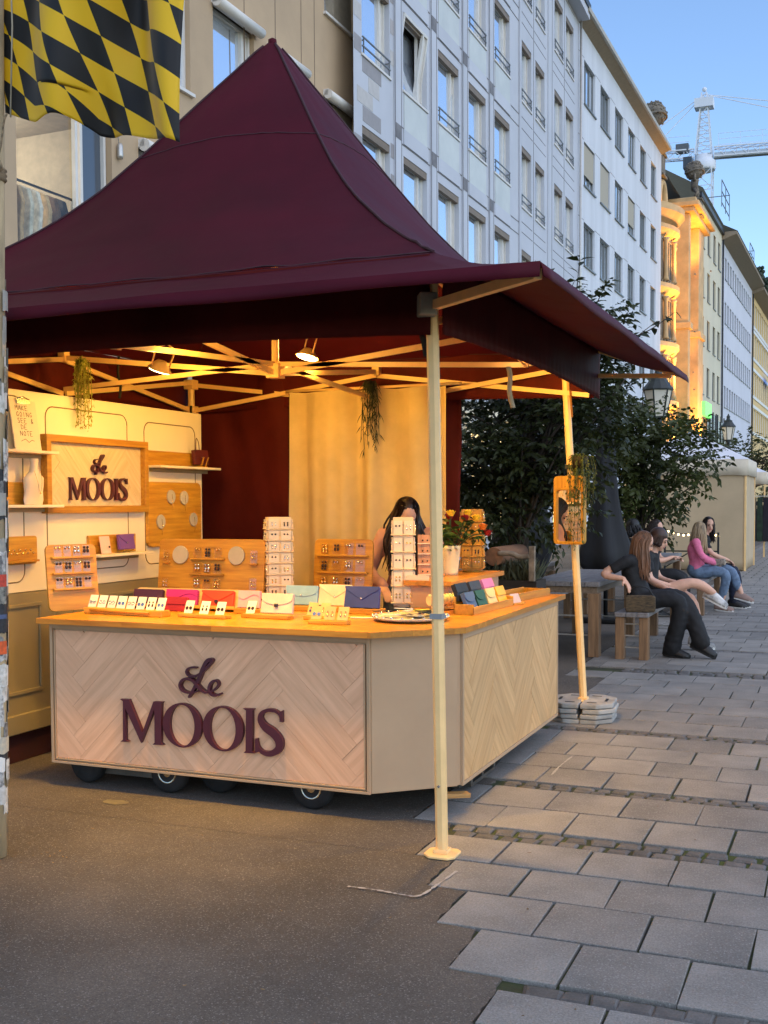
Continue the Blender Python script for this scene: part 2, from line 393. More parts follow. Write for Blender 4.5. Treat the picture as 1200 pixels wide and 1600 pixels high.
def window(parent, T, s, z, w, h, style='plain', fm=None, pm=None, rail=False, sill=True, blind=0, blindm=None, tilt=False):
    fm = fm or WFW; pm = pm or PANE
    key = (round(w,2), round(h,2), style, fm.name)
    if key not in _wm:
        f = G(); t = .055; y0, y1 = .10, .17
        f.box(0,t,y0,y1,0,h); f.box(w-t,w,y0,y1,0,h); f.box(t,w-t,y0,y1,0,t*1.2); f.box(t,w-t,y0,y1,h-t*1.2,h)
        if style == 'two': f.box(w/2-.04,w/2+.04,y0-.005,y1,t*1.2,h-t*1.2)
        if style == 'three': f.box(w*.33-.022,w*.33+.022,y0-.005,y1,t*1.2,h-t*1.2); f.box(w*.66-.022,w*.66+.022,y0-.005,y1,t*1.2,h-t*1.2)
        if style == 'side': f.box(w*.80-.03,w*.80+.03,y0-.005,y1,t*1.2,h-t*1.2); f.box(w*.80+.03,w-t,y0+.045,y1,t*1.2,h-t*1.2)
        _wm[key] = (f.mesh('window', fm), {})
    me, sub = _wm[key]; M = T @ TR(s,0,z)
    o = inst('window', me, M, parent)
    if ('p',pm.name) not in sub: sub['p',pm.name] = G().add([(.05,.15,.05),(w-.05,.15,.05),(w-.05,.15,h-.05),(.05,.15,h-.05)],[(0,1,2,3)]).mesh('pane', pm)
    if tilt:
        inst('pane', sub['p',pm.name], M @ TR(0,.12,.05) @ RX(R(-9)) @ TR(0,-.10,-.05), o)
        inst('casement', me, M @ TR(0,.10,.03) @ RX(R(9)), o); inst('inner_pane', sub['p',pm.name], M @ TR(0,.18,0), o)
    else: inst('pane', sub['p',pm.name], M @ TR(0,.15,0) @ RZ(random.uniform(-.008,.008)) @ RX(random.uniform(-.010,.010)) @ TR(0,-.15,0), o)
    if sill:
        if 's' not in sub: sub['s'] = G().box(-.05,w+.05,-.07,.10,-.06,-.005).mesh('sill', fm)
        inst('sill', sub['s'], M, o)
    if rail:
        if 'r' not in sub:
            r = G()
            for zz in (.16,.36): r.bar((0,-.05,zz),(w,-.05,zz),.03)
            for xx in (.06,w-.06): r.bar((xx,-.05,.02),(xx,-.05,.38),.025); r.bar((xx,-.05,.3),(xx,.1,.3),.025)
            sub['r'] = r.mesh('guard_rail', WFG)
        inst('guard_rail', sub['r'], M, o)
    if blind:
        inst('blind', G().box(.05,w-.05,.06,.09,h*(1-blind),h-.04).mesh('blind', blindm), M, o)
    return o
def bpart(B, T, name, m, boxes, bevel=0):
    g = G()
    for b in boxes: g.box(*b)
    return g.obj(name, m, B, T, bevel=bevel)

# --- brown plaster house (nearest, behind the canopy)
TAN = mat('tan_plaster', srgb(186,160,128), .85, var=.07, scale=.7, bump=.004, bscale=14)
SHOPIN = mat('shop_interior_wall', srgb(150,138,118), .8, var=.1)
B = thing('plaster_house','tan plastered house with roller shutter boxes and first floor clothes shop behind burgundy tent peak','building',(-10.9,14,0))
hol = [(12.75,14.9,4.7,7.62,.22),(15.6,17.9,4.7,7.5,.22),(15.95,17.15,8.75,10.62),(17.9,19.36,8.75,10.75),(22.38,23.85,12.2,14.05),(22.36,23.86,8.75,10.45),(19.9,21.2,4.7,7.5),(19.9,21.3,8.75,10.6),(17.9,19.36,12.2,14.1),(12.6,14.1,8.75,10.6)]
wall(B, FB, 'wall', 2, 24.0, 0, 18, hol, TAN)
g = G(); g.box(2,12.0,.5,9,0,17.9); g.box(15.2,24.0,.5,9,0,17.9); g.box(12,15.2,4.5,9,0,17.9); g.box(12,15.2,.25,4.5,0,4.6); g.box(12,15.2,.25,4.5,7.7,17.9); g.obj('inner_wall', SHOPIN, B, FB)
for s in (19.0,20.2,21.3,21.9,15.3): bpart(B, FB, 'expansion_joint', mat('joint_sealant', srgb(120,102,82), .9), [(s-.012,s+.012,-.004,.01,7.7,17.9)])  # thin darker sealant lines in the plaster
for (s,z,w_,h_,st) in ((15.95,8.75,1.2,1.87,'two'),(17.9,8.75,1.46,1.85,'side'),(22.36,8.75,1.5,1.6,'side'),(19.9,8.75,1.4,1.75,'side'),(17.9,12.2,1.46,1.8,'side'),(15.6,4.7,2.3,2.7,'two'),(19.9,4.7,1.3,2.7,'plain'),(12.6,8.75,1.5,1.75,'side')):
    o = window(B, FB, s, z, w_, h_, st)
o = window(B, FB, 22.38, 12.2, 1.47, 1.85, 'plain', tilt=True)
WARMP = clear('clear_shop_glass', gloss=.07)
sp_ = bpy.data.lights.new('shop_ceiling_lamp','POINT'); sp_.energy = 120; sp_.color = (1,.9,.76); sp_.shadow_soft_size = .2
sl_ = bpy.data.objects.new('shop_ceiling_lamp', sp_); COL.objects.link(sl_); sl_.location = FB @ Vector((13.6,2.2,7.2))
o = window(B, FB, 12.80, 4.75, 1.40, 2.85, 'plain', pm=WARMP); o = window(B, FB, 14.26, 4.75, .62, 2.85, 'plain', pm=PANED)
for (s,z,w_) in ((17.85,10.62,1.6),(22.3,10.42,1.6),(15.6,7.42,2.2),(19.85,10.5,1.5)):
    g = G().tube([(s,-.12,z),(s+w_,-.12,z)], .10, 12); g.box(s,s+w_,-.12,.05,z-.02,z+.11); g.obj('shutter_box', WFW, B, FB)
g = G().lathe((15.05,-.05,7.05),[(.045,0),(.05,.05),(.045,.2),(.03,.24)],10); g.tube([(15.05,-.03,7.25),(15.0,-.04,7.5),(15.08,-.02,7.6)],.008,5); g.obj('wall_lamp', ALUG, B, FB)
# clothes on a rail inside the first floor window
t = thing('clothes_rail','black clothes rail standing behind the first floor shop window','clothes rail',(-10.9,13.5,4.7))
G().bar((12.45,.75,6.45),(14.9,.75,6.45),.03).bar((12.5,.75,4.7),(12.5,.75,6.45),.03).bar((14.85,.75,4.7),(14.85,.75,6.45),.03).obj('rail', IRON, t, FB)
cols = [(205,198,186),(40,42,48),(30,32,38),(60,48,44),(196,160,112),(214,204,180),(226,216,196),(214,180,130),(120,92,66),(70,60,52)]
for i,c in enumerate(cols):
    s = 12.66+i*.2; g = G()
    for yy in (.72,.78):
        pass
    prof = [(.0,1.22),(-.17,1.14),(-.24,.9),(-.20,.55),(-.21,0),(.21,0),(.20,.55),(.24,.9),(.17,1.14)]
    g.prism([(u,v) for u,v in prof], lambda u,v,d: (s+d, .75+u, 5.17+v+random.uniform(-.01,.01)), -.035, .05)
    o = g.obj('hanging_garment', mat('garment_cloth', srgb(*c), .9, var=.2, scale=10), None, FB, bevel=.02)
    nm = {0:'pale grey',1:'charcoal',2:'black',3:'brown',4:'camel',5:'cream',6:'ivory',7:'ochre',8:'dark tan',9:'dark taupe'}[i]
    props(o, nm+' garment on the rail in the first floor shop window', 'garment', 'garments on the shop rail')

# --- grey stone clad house with coloured insets
STONE2 = mat('grey_facade_plates', srgb(190,193,200), .7, var=.05, scale=.5, rnd=.03)
SPAN = mat('greenish_marble_plate', srgb(196,200,196), .5, var=.06, scale=1.4, rnd=.05)
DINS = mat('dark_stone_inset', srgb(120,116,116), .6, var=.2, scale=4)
GROOVE_SHADE = mat('facade_joint_and_shade', srgb(112,110,112), .9); BOXB = mat('brown_blind_box', srgb(124,108,90), .6)
P1,P2,P3 = (-10.081,24.095),(-9.944,35.995),(-10.066,44.85)
TA, TB = frame(P1,P2), frame(P2,P3)
B = thing('stone_clad_house','light grey stone clad house with guard rails at tall windows and dark square insets','building',(-10,34,0))
colsA = [(-.8,1.6),(1.65,1.6),(4.08,1.63),(6.56,1.57),(8.98,1.58)]
rowsA = [(8.15,1.87),(11.59,1.87),(14.93,1.87),(18.27,1.87)]
holA = [(s,s+w_,z,z+h_,.20) for s,w_ in colsA for z,h_ in rowsA] + [(s-.1,s+w_+.15,.6,3.9,.25) for s,w_ in colsA]
wall(B, TA, 'wall', -1.25, 11.9, 0, 21.6, holA, STONE2)
colsB = [(-.07,1.34),(1.84,1.31),(4.67,1.36),(6.55,1.36)]
rowsB = [(7.93,1.95),(11.27,1.95),(14.65,1.95),(18.0,1.95)]
holB = [(s,s+w_,z,z+h_,.20) for s,w_ in colsB for z,h_ in rowsB] + [(s-.1,s+w_+.15,.6,3.9,.25) for s,w_ in colsB]
wall(B, TB, 'wall', 0, 8.85, 0, 20.6, holB, STONE2)
bpart(B, TA, 'core_wall', SHOPIN, [(-1.2,11.9,.5,9,0,21.5)]); bpart(B, TB, 'core_wall', SHOPIN, [(0,8.8,.55,9,0,20.5)])
for ci,(s,w_) in enumerate(colsA):
    for ri,(z,h_) in enumerate(rowsA):
        bpart(B, TA, 'blind_box', BOXB, [(s+.001,s+w_-.001,.015,.12,z+h_-.17,z+h_-.001)])
        window(B, TA @ TR(0,.03,0), s, z, w_, h_-.06, 'side', rail=(ri>0 and not (ci==1 and ri==1)), tilt=(ci==1 and ri==1))
        if ci > 0 and ri < 3:
            bpart(B, TA, 'spandrel_plate', SPAN, [(s+.02,s+w_-.02,-.02,.0,z-1.1,z-.10)])
            bpart(B, TA, 'band_plate', STONE2, [(s-.02,s+w_+.02,-.03,0,z+h_+.27,z+h_+.63)])
    if ci:
        for a in (s-.42, s-.20):
            bpart(B, TA, 'pilaster_strip', STONE2, [(a-.19,a+.005 if a > s-.3 else a+.19,-.045,0,4.4,21.5)][:1]) if a < s-.3 else None
        for e_ in (-.61,-.23): bpart(B, TA, 'joint_and_shade_strip', GROOVE_SHADE, [(s+e_-.011,s+e_+.011,-.05,-.044,4.4,21.5)])  # dark strips paint the shadow lines along both pilaster edges
        for z,h_ in rowsA[:3]: bpart(B, TA, 'dark_inset', DINS, [(s-.60,s-.24,-.055,-.045,z+h_+.28,z+h_+.62)])
for z,h_ in rowsA:
    for dz in (.25,.65): bpart(B, TA, 'joint_and_shade_strip', DINS, [(1.2,11.8,-.012,.0,z+h_+dz-.012,z+h_+dz+.012)])
# patchwork of grey plates round the first window column
rp = random.Random(4)
for i in range(26):
    z = 7.6+ i*.36; a = rp.uniform(-1.2,.3); b = a+rp.uniform(.5,1.1)
    m_ = mat('patchwork_plate', srgb(*(rp.choice([(172,166,164),(206,202,198),(150,146,146),(188,184,180)]))), .65, var=.06)
    inh = any(zz-.02 < z+.3 and z < zz+hh+.02 for zz,hh in rowsA)
    if inh:
        bpart(B, TA, 'facade_plate', m_, [(-1.22,-.83,-.006,0,z,z+.34)] if i%2 else [(.84,1.16,-.006,0,z,z+.34)])
    else: bpart(B, TA, 'facade_plate', m_, [(max(a,-1.2),min(b,1.16),-.006,0,z,z+.34)])
for ci,(s,w_) in enumerate(colsB):
    for ri,(z,h_) in enumerate(rowsB):
        bpart(B, TB, 'blind_box', BOXB, [(s+.001,s+w_-.001,.015,.12,z+h_-.17,z+h_-.001)])
        window(B, TB @ TR(0,.03,0), s, z, w_, h_-.06, 'side', rail=True)
    for z,h_ in rowsB: bpart(B, TB, 'joint_and_shade_strip', GROOVE_SHADE, [(s-.25,s+w_+.2,-.006,0,z+h_+.55-.01,z+h_+.55+.01)])
    for z,h_ in rowsB: bpart(B, TB, 'joint_and_shade_strip', GROOVE_SHADE, [(s-.2,s+w_+.15,-.006,0,z-.52,z-.50)])
for s in (1.58,4.3,6.28): bpart(B, TB, 'joint_and_shade_strip', GROOVE_SHADE, [(s-.012,s+.012,-.008,0,4.5,20.4)])
for s in (.0,3.9): bpart(B, TB, 'pilaster_strip', STONE2, [(s-.32,s-.12,-.04,0,4.5,20.5)] if s else [(-.34,-.14,-.04,0,4.5,20.5)])
bpart(B, TB, 'cornice', STONE2, [(-.2,8.85,-.45,.3,20.6,20.9)]); bpart(B, TA, 'cornice', STONE2, [(-1.2,11.9,-.45,.3,21.6,21.9)])
bpart(B, TB, 'roof', IRON, [(-.2,8.85,-.5,4,20.9,21.15)])
SHOPLIT = emit('lit_shop_window', srgb(255,222,150), .8)
CREST = mat('cream_ground_floor_stone', srgb(226,212,182), .7, var=.06, scale=1)
for s,w_ in colsA: window(B, TA, s-.1, .6, w_+.25, 3.3, 'two', fm=CREST, pm=SHOPLIT)
for s,w_ in colsB: window(B, TB, s-.1, .6, w_+.25, 3.3, 'two', fm=CREST, pm=SHOPLIT)
for s in (1.35,3.7,6.2,8.7,11.2): bpart(B, TA, 'ground_floor_pier', CREST, [(s-.2,s+.2,-.12,0,.002,4.1)])
bpart(B, TA, 'ground_floor_band', CREST, [(-1.2,11.9,-.2,0,4.1,4.4)]); bpart(B, TB, 'ground_floor_band', CREST, [(0,8.85,-.2,0,4.1,4.4)])

# --- pale plaster house with projecting eaves
PALE = mat('pale_plaster', srgb(208,212,218), .85, var=.07, scale=1.3, stretch=(1,1,.12), bump=.002, bscale=20)
EAVE = mat('eaves_board', srgb(150,134,112), .7, var=.1); ROOFD = mat('dark_sheet_roof', srgb(44,46,50), .5, var=.2)
BLINDM = mat('closed_blind', srgb(172,164,146), .8, var=.05, stretch=(1,1,30), scale=4)
B = thing('pale_plaster_house','pale plaster house with six windows per storey and wide eaves beside the lit ornate house','building',(-9.9,54,0))
colsC = [45.80+i*2.93 for i in range(6)]; rowsC = [(4.9,1.75),(8.05,1.75),(11.25,1.75),(14.47,1.75),(17.72,1.75)]
wall(B, FB, 'wall', 44.8, 63.5, 0, 20.9, [(s,s+1.95-.08*i,z,z+h_,.24) for i,s in enumerate(colsC) for z,h_ in rowsC], PALE, .24)
bpart(B, FB, 'core_wall', SHOPIN, [(44.8,63.4,.5,10,0,20.8)])
for i,s in enumerate(colsC):
    for ri,(z,h_) in enumerate(rowsC):
        bl = {(0,3):.72,(1,3):.96,(3,3):.7}.get((i,ri),0)
        window(B, FB, s, z, 1.95-.08*i, h_, 'three', fm=WFG if True else None, blind=bl, blindm=BLINDM)
    for z,h_ in rowsC: bpart(B, FB, 'joint_and_shade_strip', GROOVE_SHADE, [(s-1.0 if i else 44.85,s-.02,-.004,.0,z+h_+.04,z+h_+.06)])
g = G().add([(44.6,-.42,20.80),(63.6,-.42,20.80),(63.6,0,20.6),(44.6,0,20.6),(44.6,-.42,20.98),(63.6,-.42,20.98),(63.6,0,20.98),(44.6,0,20.98)],[(0,3,2,1),(4,5,6,7),(0,1,5,4),(1,2,6,5),(3,0,4,7)]); g.obj('eaves', EAVE, B, FB)
g = G().box(44.5,63.65,-.52,-.42,20.80,20.99); g.obj('gutter', mat('gutter_metal', srgb(176,168,150), .5), B, FB)
g = G().add([(44.5,-.48,21.0),(63.65,-.48,21.0),(63.65,5,23.2),(44.5,5,23.2),(63.65,5,21.0),(44.5,5,21.0)],[(0,1,2,3),(1,4,2),(0,3,5)]); g.obj('roof', ROOFD, B, FB)
G().tube([(44.86,-.1,0),(44.86,-.1,20.8)],.05,8).obj('downpipe', ALUG, B, FB)

# --- ornate sandstone house lit from below in orange
SAND = mat('sandstone', srgb(214,178,128), .8, var=.14, scale=1.2, bump=.01, bscale=8); SANDG = mat('weathered_sandstone', srgb(158,142,120), .85, var=.2, scale=2, bump=.015, bscale=8)
B = thing('ornate_sandstone_house','ornate sandstone house with curved bay and pilaster lit orange from below','building',(-9.5,70,0))
holO = [(64.6+i*1.35,65.5+i*1.35,z,z+2.6,.3) for i in range(3) for z in (13.2,17.0)]
g = G().box(63.5,77.6,1.2,10,0,20.2); g.obj('wall', SAND, B, FB)
BS0, BS1, BA0 = 63.75, 70.6, 0.0; BD = 1.15
def bayc(a, dep=1.15, e=0): return lerp(BS0-e,BS1+e,a), 1.2-(dep+e)*math.sin(math.pi*a)-e*.3
def bow(z0, z1, n=14):
    g = G(); rw = []
    for z in (z0,z1): rw.append([(*bayc(lerp(BA0,1,i/n)), z) for i in range(n+1)])
    g.sheet(rw); return g, rw
def ring(z, h, out, n=18, arch=0):
    g = G(); f = lambda i, e: bayc(lerp(BA0,1,i/n),BD,e); s0 = s1 = 0
    rw = []
    for e,zz in ((0,z),(out*.5,z+h*.2),(out,z+h*.6),(out,z+h),(0,z+h)):
        rw.append([(*f(i,e), zz+arch*math.sin(math.pi*lerp(BA0,1,i/n))) for i in range(n+1)])
    g.sheet(rw, sm=False); return g
bow(4.2,17.6)[0].obj('bay_wall', SANDG, B, FB)
for z in (4.4,7.7,11.0,14.3):
    for i in range(4):
        a = .2+.2*i; s, yb = bayc(a)
        an = math.atan2(-1.15*math.pi*math.cos(math.pi*a)/6.85,1)
        window(B, FB @ TR(s,yb-.16,0) @ RZ(an), -.42, z, .84, 2.2, 'two', fm=SANDG, pm=PANED, sill=False)
    for i in range(5):
        a = .1+.2*i; s, yb = bayc(a)
        G().lathe((s,yb-.16,z-.1),[(.2,0),(.15,.15),(.13,.3),(.11,2.1),(.16,2.25),(.2,2.4)],10).obj('column', SAND, B, FB)
    ring(z+2.4,.6,.35).obj('bay_cornice', SAND, B, FB)
    g = G()
    for i in range(22):
        a = lerp(BA0,1,(i+.5)/22); s, yb = bayc(a,1.3)
        g.lathe((s,yb,z-.75),[(.07,0),(.12,.15),(.05,.35),(.08,.6),(.08,.65)],6)
    g.obj('balustrade', SANDG, B, FB)
ring(17.5,.9,.55).obj('curved_gable_cornice', SAND, B, FB)
g = G()
n_=16
g.sheet([[(*bayc(lerp(BA0,1,i/n_),1.13),zz) for i in range(n_+1)] for zz in (17.3,18.0)]); g.obj('gable_wall', SANDG, B, FB)
for a,b in ((71.2,71.9),(75.4,77.5)):
    g = G().box(a,b,-.35,1.2,0,19.2); g.box(a-.12,b+.12,-.5,1.2,12.2,12.6); g.box(a-.12,b+.12,-.5,1.2,5.0,5.6); g.obj('pilaster', SAND, B, FB, bevel=.04)
for z0,z1 in ((6.4,9.6),(10.2,12.2),(13.6,16.2),(16.8,18.6)):
    g = G().box(72.1,75.2,.6,1.2,z0-.35,z0); g.box(72.1,75.2,.45,1.2,z1,z1+.3); g.box(72.3,72.6,.8,1.2,z0,z1); g.box(74.7,75.0,.8,1.2,z0,z1); g.obj('niche_frame', SAND, B, FB, bevel=.03)
    window(B, FB @ TR(0,.95,0), 72.9, z0, 1.5, z1-z0-.1, 'two', fm=SANDG, pm=PANED, sill=False)
g = G()
for i in range(26): g.ball((72.2+random.random()*3, .5+random.random()*.15, 9.65+random.random()*.5), random.uniform(.08,.16), 6, 4)
g.obj('carved_relief', SAND, B, FB, kind='stuff')
g = G().box(70.8,78.0,-.7,1.3,19.2,19.5); g.box(70.6,78.2,-1.0,1.3,19.5,19.8); g.box(70.8,78.0,-.8,1.3,19.8,20.05); g.obj('main_cornice', SAND, B, FB, bevel=.05)
g = G().add([(63.5,.2,20.3),(77.4,.2,20.2),(77.4,6,25),(63.5,6,25)],[(0,1,2,3)]); g.obj('roof', ROOFD, B, FB)
ringo = G().tube([(65.4+1.0*math.cos(a),.35,18.35+1.3*math.sin(a)) for a in [math.pi*i/10 for i in range(11)]],.24,8); ringo.obj('attic_arch', SAND, B, FB)
G().box(64.5,66.3,.55,1.6,18.2,19.3).obj('attic_window', SANDG, B, FB)
g = G().box(69.0,70.2,2.0,3.5,20.4,22.0); g.box(68.9,70.3,1.9,3.6,22.0,22.2); g.obj('dormer', ROOFD, B, FB)
bpart(B, FB, 'shop_front', mat('green_glazed_shopfront', srgb(120,150,60), .4, var=.3), [(71.6,75.4,-.15,.3,2.6,5.2)]); 
bpart(B, FB, 'shop_sign', emit('green_lit_sign', srgb(90,225,80), 1.6), [(67.4,70.0,-1.9,-1.7,6.6,7.4)])
for (s,yb,z,pw,sz) in ((67.2,-1.3,4.6,1700,.6),(67.2,-1.3,8.2,1300,.5),(67.2,-1.3,11.5,500,.5),(74.0,-1.1,5.4,1400,.8),(76.4,-1.4,5.4,1200,.4),(73.6,-.3,9.9,450,.4),(67.2,-1.3,14.8,500,.5),(73.8,-1.3,16.2,900,.6)):
    p = FB @ Vector((s,yb,z)); la = bpy.data.lights.new('facade_uplight','SPOT'); la.energy = pw*.8; la.color = (1,.46,.08); la.spot_size = R(120); la.spot_blend = .8; la.shadow_soft_size = .25
    lo = bpy.data.objects.new('facade_uplight', la); COL.objects.link(lo); tg = FB @ Vector((s,1.2,z+3.2)); lo.location = p; lo.rotation_euler = (tg-p).to_track_quat('-Z','Y').to_euler()
    G().box(s-.07,s+.07,yb-.05,yb+.05,z-.16,z-.08).obj('uplight', SANDG, B, FB)
# two stone atlas figures carrying globes on the cornice
STAT = mat('dark_weathered_stone', srgb(132,122,108), .9, var=.3, scale=2.5, bump=.03, bscale=6)
def atlas(s, y, z, k, label):
    t = thing('stone_atlas_statue', label, 'statue', tuple(FB @ Vector((s,y,z))), 'stone globe bearers on the ornate house')
    M = FB @ TR(s,y,z) @ Matrix.Scale(k,4)
    g = G().box(-.75,.75,-.75,.75,0,1.6); g.box(-.9,.9,-.9,.9,1.6,1.8); g.box(-.9,.9,-.9,.9,-.1,.12); g.obj('pedestal', STAT, t, M, bevel=.05)
    g = G(); zb = 1.8
    for sx in (-1,1):
        g.tube([(sx*.2,0,zb+1.15),(sx*.42,-.3,zb+.75),(sx*.36,-.02,zb+.1)],[.24,.2,.13],8); g.ball((sx*.38,-.15,zb+.08),(.16,.28,.1),8,5)
        g.tube([(sx*.38,0,zb+2.05),(sx*.8,-.1,zb+2.0),(sx*.72,-.1,zb+2.6)],[.17,.14,.11],8)
    g.tube([(0,0,zb+1.05),(0,.05,zb+1.6),(0,0,zb+2.15)],[.36,.4,.42],10); g.ball((0,-.2,zb+2.35),(.22,.24,.27),10,7)
    for i in range(9): g.tube([(-.4+i*.1,-.3,zb+1.2),(-.42+i*.1,-.36,zb+.8),(-.4+i*.1,-.25,zb+.55)],.07,5)
    g.obj('figure', STAT, t, M)
    g = G().ball((0,.05,zb+3.15),.98,18,12); g.tube([(math.cos(a)*1.0,.05+math.sin(a)*1.0,zb+2.95+.12*math.sin(2*a)) for a in [i*math.tau/20 for i in range(21)]],.09,6)
    rr = random.Random(3)
    for i in range(120):
        a,b = rr.uniform(0,math.tau), rr.uniform(-.9,1.4); g.ball((math.cos(a)*math.cos(b)*.98, .05+math.sin(a)*math.cos(b)*.98, zb+3.15+math.sin(b)*.98), rr.uniform(.06,.13), 5, 4)
    g.obj('globe', STAT, t, M)
atlas(64.7,.6,19.75,.70,'stone atlas figure with globe partly behind the pale house roof edge')
atlas(73.4,-.35,19.45,.58,'stone atlas figure with globe on pedestal before the crane mast')

# --- cream house, white house, ochre house further down the street
def simple_house(nm, label, s0, s1, z1, wm, cols, rows, w_, fm, pm, st, eave=True, base=None):
    B = thing(nm, label, 'building', tuple(FB @ Vector(((s0+s1)/2,0,0))))
    wall(B, FB, 'wall', s0, s1, 0, z1, [(s,s+w_,z,z+h_,.22) for s in cols for z,h_ in rows], wm, .22)
    bpart(B, FB, 'core_wall', SHOPIN, [(s0,s1,.5,10,0,z1-.1)])
    for s in cols:
        for z,h_ in rows: window(B, FB, s, z, w_, h_, st, fm=fm, pm=pm, sill=True)
    g = G().add([(s0,-1.1,z1+.25),(s1,-1.1,z1+.25),(s1,0,z1-.15),(s0,0,z1-.15),(s0,-1.1,z1+.45),(s1,-1.1,z1+.45),(s1,0,z1+.45),(s0,0,z1+.45)],[(0,3,2,1),(4,5,6,7),(0,1,5,4),(1,2,6,5),(3,0,4,7)]) if eave else G().box(s0,s1,-.2,0,z1-.1,z1+.2)
    g.obj('eaves', EAVE if eave else ROOFD, B, FB)
    G().add([(s0,-1.15 if eave else -.25,z1+.46),(s1,-1.15 if eave else -.25,z1+.46),(s1,6,z1+4.2),(s0,6,z1+4.2)],[(0,1,2,3)]).obj('roof', ROOFD, B, FB)
    G().tube([(s0+.1,-.1,0),(s0+.1,-.1,z1)],.07,6).obj('downpipe', ROOFD, B, FB)
    return B
CRM = mat('cream_plaster', srgb(214,206,180), .85, var=.05, scale=.3); WHT = mat('white_plaster', srgb(206,208,216), .85, var=.04, scale=.3); OCH = mat('ochre_plaster', srgb(220,190,132), .85, var=.05, scale=.3)
rowsD = [(z,2.0) for z in (9.0,12.3,15.6,18.9)]
B = simple_house('cream_house','cream plaster house with four dark windows per storey next to the ornate house',77.6,89.6,21.9,CRM,[79.0,81.9,84.9,87.5],rowsD,1.35,WFG,PANED,'two',False)
bpart(B, FB, 'glazed_bay', mat('shopfront_glazing', srgb(150,156,160), .2, var=.3, metal=.4), [(78.2,83.0,-.5,.0,4.2,7.7),(83.8,89.2,-.5,0,4.2,7.4)])
for s in (78.2,79.8,81.4,83.0,83.8,85.6,87.4,89.2): bpart(B, FB, 'bay_mullion', ROOFD, [(s-.08,s+.08,-.58,-.5,4.0,7.8)])
B2_ = simple_house('white_house','white plaster house with long rows of narrow dark windows and deep brown eaves',89.6,112.2,21.6,WHT,[91.7+i*1.66 for i in range(12)],[(z,1.65) for z in (9.0,12.2,15.5,18.9)],1.0,WFG,PANED,'plain',True)
B3_ = simple_house('ochre_house','ochre banded house with pale window strips at the far right of the street',112.2,140,21.3,OCH,[113.0+i*2.2 for i in range(11)],[(z,2.2) for z in (8.3,11.8,15.4,18.4)],1.6,WFW,PANE,'two',True)
bpart(B3_, FB, 'wall_band', WFW, [(112.3,139,-.06,0,z,z+.3) for z in (8.0,10.6,11.5,14.1,15.1,17.7,18.1)])
bpart(B3_, FB, 'blue_sign', emit('blue_lit_sign', srgb(40,90,190), .8), [(124.0,128.5,-.9,-.6,13.9,14.8)])
simple_house('far_grey_house','grey house closing the row beyond the ochre house',140,190,20.5,PALE,[142+i*3 for i in range(14)],[(z,2.0) for z in (8.5,12,15.5)],1.4,WFG,PANED,'plain',True)
def roof_rail(s, z, w_, label):
    g = G()
    for q in (0,.5,1): g.bar((s,-.6+q*0,z+q*1.6),(s+w_,-.6,z+q*1.6),.05)
    for q in (0,.5,1): g.bar((s+w_*q,-.6,z-.3),(s+w_*q,-.6,z+1.6),.05)
    g.bar((s+w_,-.6,z+1.6),(s+w_,1.4,z+1.6),.05); g.bar((s+w_,1.4,z-.3),(s+w_,1.4,z+1.6),.05)
    props(g.obj('roof_railing', WFG, None, FB), label, 'railing')
roof_rail(84.5,23.0,4.5,'black roof railing above the cream house near the crane foot')
roof_rail(104,22.6,3.5,'small black roof railing on the white house roof')
g = G()
for i in range(9):
    rr = random.Random(i)
    for k in range(40): 
        g.ball((111+i*1.6+rr.gauss(0,.4),-.4+rr.gauss(0,.3),22.4+rr.random()*1.0),rr.uniform(.1,.22),5,3)
props(g.obj('roof_terrace_shrubs', mat('roof_shrub_leaf', srgb(44,62,40), .8, var=.3, scale=3), None, FB), 'row of clipped green shrubs on the ochre house roof edge', 'plant', kind='stuff')

# --- tower crane far behind
CRW = mat('white_crane_paint', srgb(216,222,230), .5, var=.05)
C0 = Vector((-19.8,170,0)); t = thing('tower_crane','white lattice tower crane rising behind the cream house roof','crane',tuple(C0))
def lattice(g, a, b, w0, w1, n, tri=False):
    a = Vector(a); b = Vector(b); d = (b-a).normalized(); u = d.cross(Vector((0,0,1)) if abs(d.z)<.9 else Vector((1,0,0))).normalized(); v = d.cross(u)
    cs = [(-1,-1),(1,-1),(1,1),(-1,1)]; P = []
    for i in range(n+1):
        c = a.lerp(b,i/n); w_ = lerp(w0,w1,i/n)/2; P.append([c+u*(x*w_)+v*(y*w_) for x,y in cs])
    for i in range(n):
        for j in range(4):
            g.bar(P[i][j],P[i+1][j],.17); g.bar(P[i][j],P[i+1][(j+1)%4],.08); g.bar(P[i][j],P[i][(j+1)%4],.08)
g = G(); lattice(g, C0+Vector((0,0,18)), C0+Vector((0,0,49.5)), 2.4, 2.4, 13); g.obj('mast', CRW, t)
g = G().lathe(C0+Vector((0,0,49.4)),[(1.6,0),(1.7,.3),(1.7,1.3),(1.3,1.6),(1.3,2.2)],14); g.obj('slewing_ring', CRW, t)
g = G(); lattice(g, C0+Vector((0,0,51.6)), C0+Vector((0,0,60.5)), 2.2, .7, 8); g.box(C0.x-1.3,C0.x+1.3,C0.y-1,C0.y+1,58.3,59.6); g.ball(C0+Vector((0,0,61)),.35,8,6); g.obj('tower_head', CRW, t)
jd = Vector((.993,.13,0)).normalized()
g = G(); lattice(g, C0+jd*1.4+Vector((0,0,51.9)), C0+jd*42+Vector((0,0,51.9)), 1.3, 1.1, 26); g.obj('jib', CRW, t)
g = G().bar(C0+jd*1.4+Vector((0,0,51.4)), C0+jd*42+Vector((0,0,51.4)),1.2,.7); g.obj('jib_girder', mat('pale_steel', srgb(176,186,196), .5), t)
